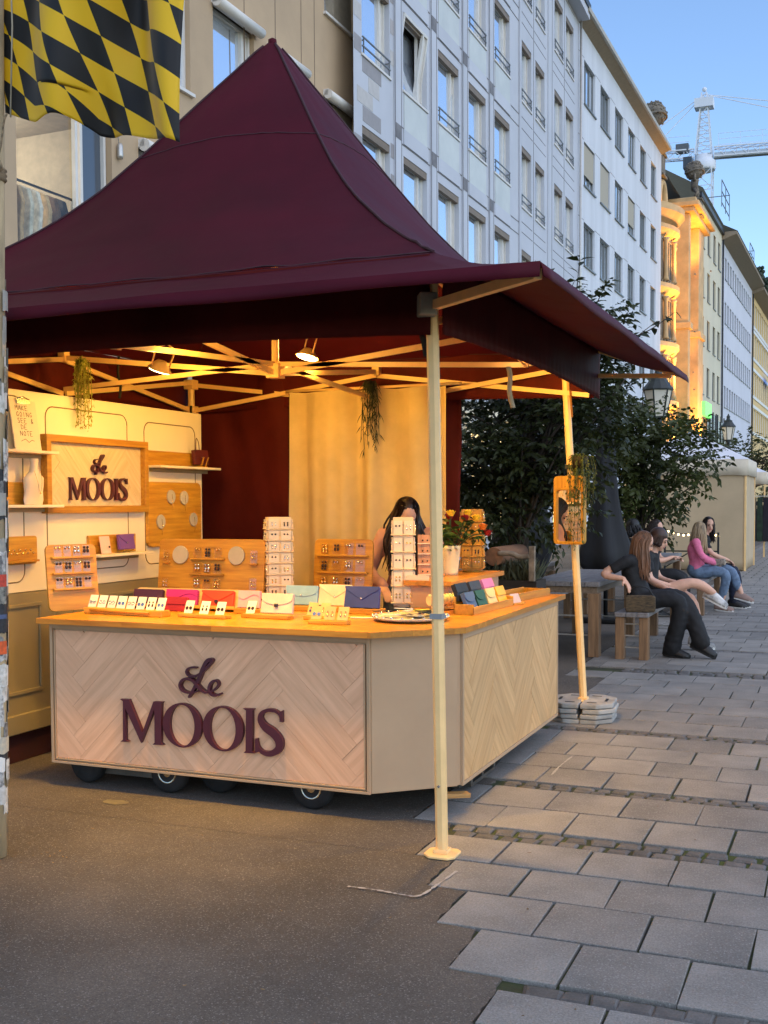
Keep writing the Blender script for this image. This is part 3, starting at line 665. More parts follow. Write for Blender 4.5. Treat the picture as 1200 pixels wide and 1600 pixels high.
g = G(); lattice(g, C0-jd*1.4+Vector((0,0,51.9)), C0-jd*14+Vector((0,0,51.9)), 1.2, 1.0, 9); g.obj('counter_jib', CRW, t)
g = G()
for z in (53.0,53.8,54.6): g.bar(C0+jd*2+Vector((0,0,z)), C0+jd*42+Vector((0,0,z)), .05); g.bar(C0-jd*2+Vector((0,0,z)), C0-jd*14+Vector((0,0,z)), .05)
for i in range(2,42,3): g.bar(C0+jd*i+Vector((0,0,52)), C0+jd*i+Vector((0,0,54.6)), .05)
g.obj('walkway_rail', CRW, t)
g = G()
for e in (40,26,-12,-8): g.bar(C0+Vector((0,0,60.3)), C0+jd*e+Vector((0,0,52.4)), .10)
g.obj('tie_rope', CRW, t)
g = G().box(-.6,.6,-.6,.6,0,1.6); g.obj('operator_cab', mat('crane_cab', srgb(60,66,74), .3, var=.2), t, Matrix.Translation(C0-jd*.2+Vector((-1.9,-1.2,49.6))))
g = G().box(-.9,.9,-.6,.6,0,1.2); g.obj('winch', mat('crane_machinery', srgb(90,96,104), .5, var=.2), t, Matrix.Translation(C0-jd*3+Vector((0,0,52.2))))
# ---------------------------------------------------------------- market tent
XL, XR, YF, YB = -5.13, -1.72, 4.76, 8.2; CX, CYT = -3.427, 6.48; AP = 4.55
PROF = [(0,4.56),(.05,4.45),(.1,4.325),(.2,4.087),(.344,3.733),(.455,3.475),(.54,3.31),(.617,3.18),(.761,2.974),(.86,2.86),(.95,2.765),(1,2.715)]
tent = thing('market_tent','burgundy peaked market tent with wide front awning over the jewellery stall','market tent',(CX,CYT,0))
cor = [(XL,YF),(XR,YF),(XR,YB),(XL,YB)]
def roofpt(k, u, t):
    a = cor[k]; b = cor[(k+1)%4]; ex = lerp(a[0],b[0],u); ey = lerp(a[1],b[1],u)
    z = interp(PROF,t) + .055*math.sin(math.pi*u)*math.sin(math.pi*min(1,t))*1.2 + .004*noise.noise((ex*3+k*7,ey*3,t*5)) + .009*noise.noise((u*26+k*5,t*2.2,k))*min(1,t*1.5) + (.010*noise.noise((u*9,t*34,k+3)) if t > .8 else 0)*min(1,(t-.8)*8)
    return Vector((lerp(CX,ex,t), lerp(CYT,ey,t), z))
g = G()
for k in range(4):
    g.sheet([[roofpt(k,i/22,max(.012,j/30)) for i in range(23)] for j in range(31)])
g.lathe((CX,CYT,AP-.045),[(.03,0),(.028,.05),(.008,.062)],8)
g.obj('canopy', BURG, tent)
g = G()                                      # stitched seams and hip piping
for k in range(4):
    g.tube([roofpt(k,0,t/40)+Vector((0,0,.004)) for t in range(1,41)], .008, 5)
    g.tube([roofpt(k,i/24,.355)+Vector((0,0,.001)) for i in range(25)], .0045, 4)
    g.tube([roofpt(k,i/24,.995)+Vector((0,0,.002)) for i in range(25)], .0045, 4)
g.obj('canopy_seam', mat('dark_seam_thread', srgb(58,20,30), .7), tent)
OV = .66
def awning(k, sag):
    a = cor[k]; b = cor[(k+1)%4]; nx, ny = [(0,-1),(1,0),(0,1),(-1,0)][k]; dx, dy = [(1,0),(0,1),(-1,0),(0,-1)][k]
    rows_ = []
    for j in range(13):
        t = j/10; r = []
        for i in range(31):
            u = i/30
            tt = min(t,1); ex0 = -OV*tt if k != 3 else 0; ex1 = OV*tt if k != 1 else 0; 
            L_ = math.hypot(b[0]-a[0],b[1]-a[1]); s = lerp(ex0, L_+ex1, u)
            wz = sag*math.sin(math.pi*u)*math.sin(math.pi*tt) + .006*noise.noise((s*2.2,tt*3,k))
            z = lerp(2.714,2.492,tt) - wz - .03*math.sin(math.pi*tt)
            o_ = OV*tt
            if t > 1: q = (t-1)/.2; o_ = OV + .012*math.sin(q*1.6); z = 2.492-.055*q - .004*math.sin(s*5)
            r.append(Vector((a[0]+dx*s+nx*o_, a[1]+dy*s+ny*o_, z)))
        rows_.append(r)
    return G().sheet(rows_)
for k in (0,1,3): awning(k,.02).obj('awning', BURG, tent, solid=.003)
def valance(k, ybot, u0=0, u1=1, inset=.012, ztop=2.70):
    a = cor[k]; b = cor[(k+1)%4]; nx, ny = [(0,-1),(1,0),(0,1),(-1,0)][k]; L_ = math.hypot(b[0]-a[0],b[1]-a[1]); dx, dy = (b[0]-a[0])/L_, (b[1]-a[1])/L_
    rw = []
    for j in range(9):
        t = j/8; r = []
        for i in range(141):
            u = lerp(u0,u1,i/140); s = u*L_
            rip = (.0018*math.sin(s*62+2*noise.noise((s*3,0,0)))*max(0,(t-.62)/.38) + .012*noise.noise((s*1.5,t*2,k*3)))
            zb = ybot + .035*math.sin(math.pi*u)
            r.append(Vector((a[0]+dx*s+nx*(inset+rip+.03), a[1]+dy*s+ny*(inset+rip+.03), lerp(ztop,zb,t))))
        rw.append(r)
    return G().sheet(rw)
for k,zb in ((0,2.345),(1,2.35),(2,2.36),(3,2.35)): valance(k,zb,inset=(-.03 if k == 2 else .012),ztop=(2.76 if k == 2 else 2.70)).obj('valance', BURGW, tent, solid=.002)
def curtain_wall(p0, p1, z0, z1, amp, fr, seed, nu=90, nv=26, fall=0):
    p0 = Vector((*p0,0)); p1 = Vector((*p1,0)); d = p1-p0; L_ = d.length; d.normalize(); nn = Vector((d.y,-d.x,0)); rw = []
    for j in range(nv+1):
        z = lerp(z0,z1,j/nv); r = []
        for i in range(nu+1):
            s = L_*i/nu; o_ = amp*noise.noise((s*fr+seed, z*fr*.35+seed*2, 0)) + amp*.5*noise.noise((s*fr*2.4+z*.9, z*1.4, seed))
            r.append(p0+d*s+nn*o_+Vector((0,0,z)))
        rw.append(r)
    return G().sheet(rw)
curtain_wall((XL+.03,YB+.05),(-2.78,YB+.05),.03,2.68,.085,1.9,3).obj('side_wall', BURGW, tent, solid=.002)
curtain_wall((XL-.03,YF+.05),(XL-.03,YB),.03,2.68,.05,1.6,8).obj('side_wall', BURGW, tent, solid=.002)
# legs
def leg(p0, p1, w_):
    g = G(); p0 = Vector(p0); p1 = Vector(p1); pts = []
    r = w_*.54; n = 8; vs = []
    for p in (p0,p1):
        for j in range(n):
            a = math.tau*(j+.5)/n; rr = r*(1.0 if j%2 else 1.0)
            vs.append(p+Vector((max(-w_/2,min(w_/2,math.cos(a)*r*1.06)), max(-w_/2,min(w_/2,math.sin(a)*r*1.06)), 0)))
    g.add(vs, [(j,(j+1)%n,n+(j+1)%n,n+j) for j in range(n)]+[tuple(range(n,2*n)),tuple(range(n-1,-1,-1))])
    return g
legs = [((-1.685,4.76,.01),(-1.728,4.76,2.62)),((-1.79,8.2,.14),(-1.935,8.2,2.6)),((XL+.02,8.15,.01),(XL+.02,8.15,2.62)),((XL+.02,4.76,.01),(XL+.02,4.76,2.62))]
for a,b in legs:
    o = leg(a,b,.052).obj('leg', ALU, tent)
    x,y = a[0],a[1]; z = a[2]-.01
    G().prism([(-.075,-.04),(-.04,-.075),(.05,-.075),(.075,-.045),(.075,.05),(.05,.075),(-.045,.075),(-.075,.045)], lambda u,v,d: (x+u,y+v,z+d), 0, .012).box(x-.034,x+.034,y-.034,y+.034,z+.012,z+.03).obj('foot_plate', ALU, tent, bevel=.003)
g = G().box(-.029,.029,-.029,.029,-.012,.012); g.obj('leg_clip', mat('grey_plastic_collar', srgb(150,150,150), .5), tent, TR(-1.703,4.76,1.09))
g = G().tube([(0,-.032,0),(0,-.026,0)],.007,8); g.obj('leg_bolt', SILV, tent, TR(-1.69,4.76,.32))
# scissor truss
g = None
def scissor(p, q, zt, zb, n):
    p = Vector((*p,0)); q = Vector((*q,0)); d = (q-p).normalized(); off = Vector((-d.y,d.x,0))*.014
    for i in range(n):
        a = p.lerp(q,i/n); b = p.lerp(q,(i+1)/n)
        G().bar(a+off+Vector((0,0,zt)), b+off+Vector((0,0,zb)), .018,.034).obj('truss_bar', ALU, tent)
        G().bar(a-off+Vector((0,0,zb)), b-off+Vector((0,0,zt)), .018,.034).obj('truss_bar', ALU, tent)
i_ = .03
scissor((XL+i_,YF+i_),(XR-i_,YF+i_),2.66,2.40,2); scissor((XR-i_,YF+i_),(XR-i_,YB-i_),2.66,2.42,2); scissor((XL+i_,YB-i_),(XR-i_,YB-i_),2.60,2.38,2); scissor((XL+i_,YF+i_),(XL+i_,YB-i_),2.62,2.38,2)
CC = (CX,CYT); my = (YF+YB)/2
for q in ((CX,YF+i_),(XR-i_,my),(CX,YB-i_),(XL+i_,my)):
    G().bar((q[0],q[1],2.63),(CX,CYT,2.44),.02,.034).obj('truss_bar', ALU, tent)
    G().bar((q[0],q[1],2.41),(CX,CYT,2.62 if False else 2.50),.02,.030).obj('truss_bar', ALU, tent)
    G().box(q[0]-.03,q[0]+.03,q[1]-.03,q[1]+.03,2.6,2.68).obj('truss_joint', ALU, tent, bevel=.004)
g = G().tube([(CX,CYT,2.42),(CX,CYT,4.5)],.024,8); g.box(CX-.045,CX+.045,CYT-.045,CYT+.045,2.41,2.5); g.obj('king_post', ALU, tent)
for (x,y,z) in ((XL+.02,8.15,2.38),(XL+.02,8.15,2.60)): G().box(x-.045,x+.045,y-.045,y+.045,z-.04,z+.04).obj('leg_slider', ALU, tent, bevel=.006)
# awning arms
def arm(a, b, w_=.035, h=.04): G().bar(a,b,w_,h).obj('awning_arm', ALU, tent)
arm((XR+.01,YF-.05,2.47),(XR+.64,YF-.62,2.455)); G().box(-.04,.04,-.05,.05,-.05,.05).obj('arm_bracket', mat('cast_bracket', srgb(170,160,140), .45, var=.15), tent, TR(XR-.01,YF-.055,2.475) @ RZ(.5), bevel=.008)
arm((-1.80,8.16,2.52),(-1.16,8.16,2.49),.03,.03); arm((-1.80,8.15,2.74),(-1.10,8.15,2.495),.03,.04)
arm((XR+.02,YF+1.75,2.70),(XR+.62,YF+1.75,2.46),.03,.03) if False else None
# straps dangling from the frame
def strap(pts, w_, m, name, label):
    pts = smooth_pts(pts, 5); g = G(); g.sheet([[p+Vector((-w_/2,0,0)), p+Vector((w_/2,0,0))] for p in pts]); g.obj(name, m, tent, solid=.002, label=label)
STRAPB = mat('black_webbing', (.015,.014,.014,1), .9); STRAPW = mat('pale_webbing', srgb(200,188,160), .9)
strap([(-1.80,4.79,2.47),(-1.80,4.79,2.40),(-1.775,4.79,2.32),(-1.765,4.79,2.26)], .028, STRAPB, 'strap', None)
strap([(-1.76,6.1,2.36),(-1.755,6.12,2.30),(-1.76,6.12,2.22),(-1.735,6.11,2.13)], .028, STRAPW, 'strap', None)
strap([(-4.65,6.5,2.62),(-4.66,6.5,2.5),(-4.64,6.5,2.42),(-4.65,6.5,2.33)], .02, STRAPB, 'strap', None)
strap([(-5.08,8.1,2.42),(-5.05,8.05,2.36),(-5.0,8.02,2.33),(-5.04,8.0,2.30)], .02, STRAPB, 'strap', None)
strap([(-1.885,8.155,2.42),(-1.88,8.155,2.35),(-1.87,8.155,2.22)], .014, mat('amber_strap', srgb(150,96,40), .8), 'strap', None)

# leg weights: four layers of two half plates round the back right leg
WGT = mat('worn_grey_weight', srgb(176,172,164), .75, var=.2, scale=6, bump=.003, rnd=.06)
def halfplate():
    g = G(); P = [(.012,-.235),(.13,-.235),(.235,-.13),(.235,.13),(.13,.235),(.012,.235)]
    g.prism(P, lambda u,v,d: (u,v,d), 0, .033)
    return g
hm = halfplate().mesh('tent_weight', WGT); slot = G().box(.165,.185,-.06,.06,.0331,.0345).box(.05,.12,-.15,-.14,.033,.036).box(.05,.12,.14,.15,.033,.036).mesh('handle_slot', IRON)
for L in range(4):
    for sd_ in (0,1):
        o = inst('tent_weight', hm, TR(-1.785+random.uniform(-.008,.008),8.19+random.uniform(-.008,.008),.001+L*.037) @ RZ(math.pi*sd_+random.uniform(-.03,.03)+.06))
        m_ = o.modifiers.new('edge','BEVEL'); m_.width = .008; m_.segments = 2
        props(o, '%s half of the %s grey weight plate round the rear tent leg' % (('right','left')[sd_], ('bottom','second lowest','second highest','topmost')[L]), 'weight plate', 'weight plates stacked on the rear tent leg')
        if L == 3: inst('handle_slot', slot, o.matrix_basis.copy(), o)

# lit clip lamps on the truss; the last three are added unseen fill
def clip_lamp(p, aim, pw, label, size=.075, spot=150, blend=.6):
    p = Vector(p); d = (Vector(aim)-p).normalized(); q = d.to_track_quat('Z','Y').to_matrix().to_4x4(); M = Matrix.Translation(p) @ q
    t = thing('clip_lamp', label, 'lamp', tuple(p), 'lit clip lamps on the tent truss')
    G().lathe((0,0,-.06),[(.03,0),(size*.6,.015),(size,.055),(size*1.05,.06)],16).tube([(size,0,-.02),(size*1.1,0,-.14),(0,0,-.17),(-size*1.1,0,-.14),(-size,0,-.02)],.006,6).obj('lamp_housing', ALU, t, M)
    G().lathe((0,0,0),[(size*.97,0),(size*.9,.006)],16).obj('lamp_glass', LAMP_E, t, M)
    la = bpy.data.lights.new('clip_lamp_light','SPOT' if spot else 'POINT'); la.energy = pw*2.6; la.color = (1,.55,.09)
    if spot: la.spot_size = R(spot); la.spot_blend = blend
    la.energy *= 1; la.shadow_soft_size = .07
    lo = bpy.data.objects.new('clip_lamp_light', la); COL.objects.link(lo); lo.matrix_world = Matrix.Translation(p+d*.03) @ (-d).to_track_quat('Z','Y').to_matrix().to_4x4()
clip_lamp((-3.99,6.0,2.44),(-4.45,6.1,1.4),7,'glowing clip lamp on the truss above the display wall', spot=0)
clip_lamp((-3.43,6.95,2.60),(-3.7,6.6,1.0),19,'glowing clip lamp half behind the truss in front of the cream curtain', spot=0)
clip_lamp((-3.75,4.82,2.52),(-3.75,5.10,.35),46,'clip lamp tucked behind the front valance over the left counter front', spot=96, blend=.9)
clip_lamp((-2.75,4.82,2.52),(-2.75,5.10,.35),46,'clip lamp tucked behind the front valance over the right counter front', spot=96, blend=.9)
clip_lamp((-3.2,5.0,2.56),(-3.3,6.6,1.0),22,'added unseen fill lamp behind the front valance facing the earring boards', spot=120)  # unseen lamp added to brighten the boards and stall interior
clip_lamp((-1.765,6.3,2.52),(-1.765,6.3,1.0),52,'added unseen fill lamp behind the right valance over the counter side', spot=120, blend=.9)  # added lamp, stands in for warm light arriving from the right
clip_lamp((-1.98,7.0,2.60),(-1.82,8.1,1.7),16,'added unseen fill lamp behind the right valance facing the mirror', spot=110)  # unseen lamp added to warm the rear leg and mirror

# cream curtain on a rail
CURT = mat('cream_linen', srgb(222,194,142), .85, var=.06, scale=5, bump=.001, bscale=120, trans=.15)
t = thing('linen_curtain','cream linen curtain hanging from a rail across the back of the stall','curtain',(-3.45,8.08,0))
rw = []
for j in range(31):
    z = lerp(.12,2.49,j/30); r = []
    for i in range(221):
        u = i/220; s = lerp(-4.14,-2.80,u); k_ = 1-.25*(z/2.5)
        ph = s*17+1.4*noise.noise((s*2.5,z*.25,1))*2
        y = 8.06+.058*k_*math.sin(ph)+.028*noise.noise((s*9,z*.6,4))
        r.append((s+(.03*(1-z/2.5)*(-1 if u<.1 else 0)),y,z-.010*abs(math.sin(ph*.5))*(j==30)))
    rw.append(r)
G().sheet(rw).obj('curtain', CURT, t)
G().tube([(-4.18,8.09,2.50),(-2.70,8.09,2.50)],.011,8).obj('curtain_rail', ALU, t)
# ---------------------------------------------------------------- display wall on the left
XW = -4.75
dw = thing('display_wall','cream and taupe panelled display wall along the left side of the stall','display wall',(XW,6.3,0))
G().box(XW-.06,XW,4.86,7.72,1.055,2.312).obj('upper_panel', CREAM, dw, bevel=.004)
g = G().box(XW-.06,XW+.006,4.86,7.72,.30,1.052); g.obj('wainscot', WAINS, dw)
for y0,y1 in ((4.9,5.86),(5.98,7.0),(7.1,7.68)):
    g = G()
    for a,b,c,d in ((y0+.1,y1-.1,.96,.985),(y0+.1,y1-.1,.42,.445),(y0+.1,y0+.125,.445,.96),(y1-.125,y1-.1,.445,.96)): g.box(XW+.006,XW+.018,a,b,c,d)
    g.obj('panel_moulding', WAINS, dw, bevel=.004)
for y0,y1 in ((5.93,5.945),): G().box(XW+.006,XW+.012,y0-.02,y1+.02,.3,1.05).obj('stile', WAINS, dw)
G().box(XW-.06,XW+.028,4.86,7.72,.18,.30).obj('skirting', WAINS, dw, bevel=.006)
G().box(XW-.05,XW-.01,4.86,7.72,.0,.18).obj('under_skirt', mat('dark_red_skirt', srgb(60,16,14), .8, var=.2), dw)
GRV = mat('routed_groove', srgb(128,108,74), .9)
def rrect(y0,y1,z0,z1,r,n=5):
    P = []
    for cy_,cz,a0 in ((y1-r,z1-r,0),(y0+r,z1-r,90),(y0+r,z0+r,180),(y1-r,z0+r,270)):
        for i in range(n+1): a = R(a0+90*i/n); P.append((cy_+r*math.cos(a), cz+r*math.sin(a)))
    return P
for (y0,y1,z0,z1) in ((5.0,5.62,1.12,2.27),(5.84,6.72,1.16,2.23),(6.93,7.62,1.16,2.20)):
    P = rrect(y0,y1,z0,z1,.07); g = G(); g.tube([(XW,a,b) for a,b in P+[P[0]]],.0045,5); g.obj('groove', GRV, dw)
# herringbone infill of a rectangle: every board is a part
def clip_rect(poly, x0, x1, y0, y1):
    for ax,val,sg in ((0,x0,1),(0,x1,-1),(1,y0,1),(1,y1,-1)):
        out = []
        for i in range(len(poly)):
            a = poly[i]; b = poly[(i+1)%len(poly)]; ia = sg*(a[ax]-val) >= 0; ib = sg*(b[ax]-val) >= 0
            if ia: out.append(a)
            if ia != ib: t = (val-a[ax])/(b[ax]-a[ax]); out.append((lerp(a[0],b[0],t), lerp(a[1],b[1],t)))
        poly = out
        if not poly: return []
    return poly
def herringbone(parent, T, x0, x1, y0, y1, W, L, m, name, th=.006, gap=.0005, ph=(0,0)):
    """T maps (u right, v up, d outwards) to world; boards lie at 45 degrees"""
    c = math.cos(R(45)); n_ = int(3*max(x1-x0,y1-y0)/W)+4; k = int(L/W)
    for i in range(-n_, n_):
        for j in range(-n_, n_):
            r = (i-j) % (2*k)
            if r == 0: a,b,w_,h,hor = i*W, j*W, L, W, True
            elif r == 2*k-1+0 and False: continue
            elif (j-i) % (2*k) == 2*k-k or False: a,b,w_,h,hor = 0,0,0,0,None
            else: continue
            if hor is None: continue
            for (a_,b_,w2,h2,hz) in ((a,b,L,W,True),(a-W,b,W,L,False)):
                P = [(a_+gap,b_+gap),(a_+w2-gap,b_+gap),(a_+w2-gap,b_+h2-gap),(a_+gap,b_+h2-gap)]
                P = [((p*c-q*c)+(x0+x1)/2+ph[0], (p*c+q*c)+(y0+y1)/2+ph[1]) for p,q in P]
                P = clip_rect(P, x0,x1,y0,y1)
                ar = abs(sum(P[q][0]*P[(q+1)%len(P)][1]-P[(q+1)%len(P)][0]*P[q][1] for q in range(len(P))))/2 if len(P) > 2 else 0
                if ar < 1e-4: continue
                mx = sum(p[0] for p in P)/len(P); my_ = sum(p[1] for p in P)/len(P); an = R(45) if hz else R(135)
                B_ = T @ TR(mx,my_,0) @ RZ(an); ca,sa = math.cos(-an),math.sin(-an)
                loc = [((p-mx)*ca-(q-my_)*sa, (p-mx)*sa+(q-my_)*ca) for p,q in P]
                G().prism(loc, lambda u,v,d: (u,v,d), 0, th+random.uniform(-.0008,.0008)).obj(name, m, parent, B_)
TF = Matrix(((1,0,0,0),(0,0,-1,0),(0,1,0,0),(0,0,0,1)))          # u=+x, v=+z, outwards=-y
TS = Matrix(((0,0,1,0),(1,0,0,0),(0,1,0,0),(0,0,0,1)))           # u=+y, v=+z, outwards=+x
# raised letters
def stroke(g, pts, wd, T, d0, d1, n=5, ramp=.004):
    pts = smooth_pts([(a,b,0) for a,b in pts], n); k = len(pts); rw = []
    for i,p in enumerate(pts):
        t = (pts[min(i+1,k-1)]-pts[max(i-1,0)]).normalized(); nn = Vector((-t.y,t.x,0)); h = interp(wd, i/(k-1))/2; dd = d1+ramp*i/k
        rw.append([T @ Vector((p.x+nn.x*h,p.y+nn.y*h,d0)), T @ Vector((p.x+nn.x*h,p.y+nn.y*h,dd)), T @ Vector((p.x-nn.x*h,p.y-nn.y*h,dd)), T @ Vector((p.x-nn.x*h,p.y-nn.y*h,d0))])
    g.sheet(rw, sm=False)
    for e in (0,-1): g.add(rw[e],[(0,1,2,3)])
L1 = [(-3.204,.725),(-3.23,.727),(-3.256,.719),(-3.268,.701),(-3.256,.683),(-3.225,.678),(-3.187,.692),(-3.148,.722),(-3.114,.757),(-3.107,.771),(-3.124,.773),(-3.143,.758),(-3.165,.721),(-3.192,.661),(-3.222,.609),(-3.254,.563)]
L2 = [(-3.19,.603),(-3.222,.592),(-3.265,.59),(-3.298,.605),(-3.307,.63),(-3.289,.656),(-3.255,.665),(-3.221,.654),(-3.192,.625),(-3.159,.601),(-3.126,.598)]
L3 = [(-3.126,.598),(-3.092,.617),(-3.071,.643),(-3.08,.662),(-3.101,.66),(-3.121,.64),(-3.127,.607),(-3.107,.587),(-3.081,.585),(-3.055,.596)]
LM = [(-3.697,.527),(-3.638,.529),(-3.553,.351),(-3.478,.527),(-3.418,.529),(-3.428,.517),(-3.433,.303),(-3.419,.292),(-3.486,.290),(-3.474,.302),(-3.473,.487),(-3.562,.293),(-3.662,.478),(-3.662,.303),(-3.644,.293),(-3.697,.290),(-3.680,.303),(-3.677,.516)]
LI = [(-2.922,.526),(-2.855,.528),(-2.866,.516),(-2.869,.303),(-2.855,.293),(-2.921,.290),(-2.909,.302),(-2.904,.516)]
LS = [(-2.700,.470),(-2.704,.502),(-2.732,.523),(-2.775,.525),(-2.812,.507),(-2.820,.474),(-2.795,.438),(-2.745,.408),(-2.712,.370),(-2.716,.326),(-2.762,.298),(-2.812,.303),(-2.840,.336),(-2.845,.372)]
def ellring(g, cx, cz, rx, rz, ix, iz, T, d0, d1, n=40):
    vs = []
    for (a,b,d) in ((rx,rz,d0),(rx,rz,d1),(ix,iz,d1),(ix,iz,d0)): vs.append([T @ Vector((cx+a*math.cos(math.tau*i/n), cz+b*math.sin(math.tau*i/n), d)) for i in range(n)])
    g.sheet(vs, sm=False, close=True)
def lettering(parent, T, d0, d1, m):
    fr = lambda u,v,d: T @ Vector((u,v,d))
    g = G(); stroke(g, L1, [(0,.008),(.3,.013),(.55,.012),(.7,.021),(.9,.019),(1,.010)], T, d0, d1); stroke(g, L2, [(0,.006),(.3,.014),(.6,.013),(.8,.019),(1,.011)], T, d0, d1+.005); g.obj('letter_l', m, parent)
    g = G(); stroke(g, L3, [(0,.009),(.3,.010),(.55,.015),(.75,.018),(1,.009)], T, d0, d1+.001); g.obj('letter_e', m, parent)
    G().prism(LM, fr, d0, d1).obj('letter_m', m, parent)
    for cx,nm in ((-3.298,'letter_o'),(-3.046,'letter_o')):
        g = G(); ellring(g, cx, .409, .1225, .1205, .0785, .1125, T, d0, d1); g.obj(nm, m, parent)
    G().prism(LI, fr, d0, d1).obj('letter_i', m, parent)
    g = G(); stroke(g, LS, [(0,.012),(.12,.014),(.3,.020),(.5,.047),(.62,.047),(.8,.026),(.9,.014),(1,.012)], T, d0, d1, ramp=0)
    g.prism([(-2.690,.530),(-2.690,.468),(-2.702,.478),(-2.715,.512)], fr, d0, d1+.0008); g.prism([(-2.852,.296),(-2.852,.366),(-2.840,.366),(-2.824,.305)], fr, d0, d1+.0008); g.obj('letter_s', m, parent)

# ---------------------------------------------------------------- counter on wheels
ct = thing('sales_counter','herringbone clad sales counter on small wheels with burgundy raised lettering','counter',(-3,5.8,0))
fp = [(-4.18,5.165),(-2.213,5.165),(-1.842,5.49),(-1.842,7.555),(-2.42,7.555),(-2.42,6.02),(-4.18,6.02)]
G().prism(fp, lambda u,v,d: (u,v,d), .135, .928).obj('carcass', GREIGE, ct)
g = G()
X0,X1,Z0,Z1 = -4.182,-2.2046,.13,.93
for a,b,c,d,y in ((X0,X1,Z0,Z0+.014,5.145),(X0,X0+.018,Z0+.014,Z1,5.145),(X1-.018,X1,Z0+.014,Z1,5.145),(X0+.018,X1-.018,Z1-.03,Z1,5.147),(X0+.026,X1-.026,Z0+.022,Z0+.030,5.147),(X0+.026,X0+.034,Z0+.03,Z1-.038,5.147),(X1-.034,X1-.026,Z0+.03,Z1-.038,5.147)): g.box(a,b,y,5.166,c,d)
g.obj('front_frame', GREIGE, ct, bevel=.002)
herringbone(ct, TF @ TR(0,0,-5.1645), X0+.036, X1-.036, Z0+.032, Z1-.04, .118, .59, OAKV, 'herringbone_board', .012, ph=(.08,.02))
lettering(ct, TF, -5.152, -5.128, PLUM)
# chamfer panel and side panel
cd = Vector((-1.842+2.213,5.49-5.165,0)).normalized(); cn = Vector((cd.y,-cd.x,0)); cl = math.hypot(.371,.325)
TCm = Matrix(((cd.x,0,cn.x,-2.213),(cd.y,0,cn.y,5.165),(0,1,0,0),(0,0,0,1)))
G().box(.004,cl-.02,.132,.926,.001,.012,T=TCm).obj('chamfer_panel', GREIGE, ct, bevel=.003)
g = G()
for a,b,c,d in ((5.492,7.558,.13,.150),(5.492,5.512,.15,.928),(7.538,7.558,.15,.928),(5.512,7.538,.895,.928)): g.box(-1.842,-1.826,a,b,c,d)
g.obj('side_frame', GREIGE, ct, bevel=.002)
OAKV2 = wood('oak_laminate_warm_light', srgb(224,180,124), srgb(198,150,96), 0, 2.6, .55, .09)  # warm light on the side boards is painted into their wood colour
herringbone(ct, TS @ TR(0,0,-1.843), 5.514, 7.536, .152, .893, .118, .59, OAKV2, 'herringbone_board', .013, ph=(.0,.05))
# countertop staves
tops = [(-4.215,5.072),(-2.17,5.072),(-1.795,5.44),(-1.795,7.65),(-2.46,7.65),(-2.46,6.06),(-4.215,6.06)]
front = [(-4.215,5.072),(-2.17,5.072),(-1.798,5.445),(-1.798,5.62),(-4.215,5.62)]
y = 5.072; k = 0
while y < 6.06:
    y2 = min(6.06,y+.082); x = -4.215-random.uniform(0,.5)
    while x < -1.79:
        x2 = x+random.uniform(.55,.95)
        P = clip_rect([(x+.0004,y+.0004),(x2-.0004,y+.0004),(x2-.0004,y2-.0004),(x+.0004,y2-.0004)], -4.215, -1.796, 5.0, 6.06)
        if P:   # chamfer cut: keep x - y <= -7.242
            out = []
            for i in range(len(P)):
                a = P[i]; b = P[(i+1)%len(P)]; fa = a[0]-a[1]+7.242; fb = b[0]-b[1]+7.242
                if fa <= 0: out.append(a)
                if fa*fb < 0: t = fa/(fa-fb); out.append((lerp(a[0],b[0],t),lerp(a[1],b[1],t)))
            if len(out) > 2: G().prism(out, lambda u,v,d: (u,v,d), .932, .962).obj('worktop_stave', WTX, ct)
        x = x2
    y = y2
x = -2.46
while x < -1.80:
    x2 = min(-1.796,x+.083); y = 6.061-random.uniform(0,.4)
    while y < 7.65:
        y2 = y+random.uniform(.5,.9); a,b = max(y,6.061),min(y2,7.65)
        if b-a > .02: G().box(x+.0004,x2-.0004,a+.0004,b-.0004,.932,.962).obj('worktop_stave', WTY, ct)
        y = y2
    x = x2
# wheels and chassis
def wheel(x, y, rim):
    g = G().lathe((0,0,0),[(.05,-.04),(.098,-.04),(.115,-.022),(.115,.022),(.098,.04),(.05,.04)],22); o = g.obj('wheel', RUBBER, ct, TR(x,y,.115) @ RX(R(90)))
    if not rim: return
    g = G().lathe((0,0,.026),[(.074,0),(.066,.012),(.052,.016),(.048,.006),(.03,.010),(.018,.018),(.0,.019)],18)
    for i in range(6):
        a = i*math.tau/6; g.ball((.04*math.cos(a),.04*math.sin(a),.03),.006,6,4)
    g.obj('rim', CHROME, o, TR(x,y,.115) @ RX(R(90)))
for x,y,r in ((-4.03,5.29,0),(-3.46,5.26,1),(-3.20,5.36,0),(-2.57,5.25,1),(-2.05,7.2,1),(-2.0,6.4,1)): wheel(x,y,r)
CH = mat('steel_chassis', srgb(96,92,86), .5, var=.3, metal=.4)
for bx in ((-3.95,-3.5,5.30,5.34,.055,.134),(-3.2,-2.65,5.30,5.34,.085,.134),(-2.4,-1.985,5.9,5.95,.05,.134),(-1.98,-1.935,5.75,7.4,.045,.134),(-1.93,-1.90,5.85,6.31,.03,.05),(-1.93,-1.90,5.85,6.31,.115,.134),(-1.93,-1.90,5.85,5.88,.051,.114),(-1.93,-1.90,6.05,6.08,.051,.114),(-1.93,-1.90,6.28,6.31,.051,.114)): G().box(*bx).obj('chassis_rail', CH, ct)
props(G().box(-.07,.07,-.03,.03,0,.022).obj('wooden_wedge', wood('pine', srgb(206,160,96), srgb(170,120,62),0), None, TR(-1.86,5.47,.075) @ RZ(.7) @ RY(.05)), 'small pine wedge poking out under the chamfered counter corner', 'wedge')
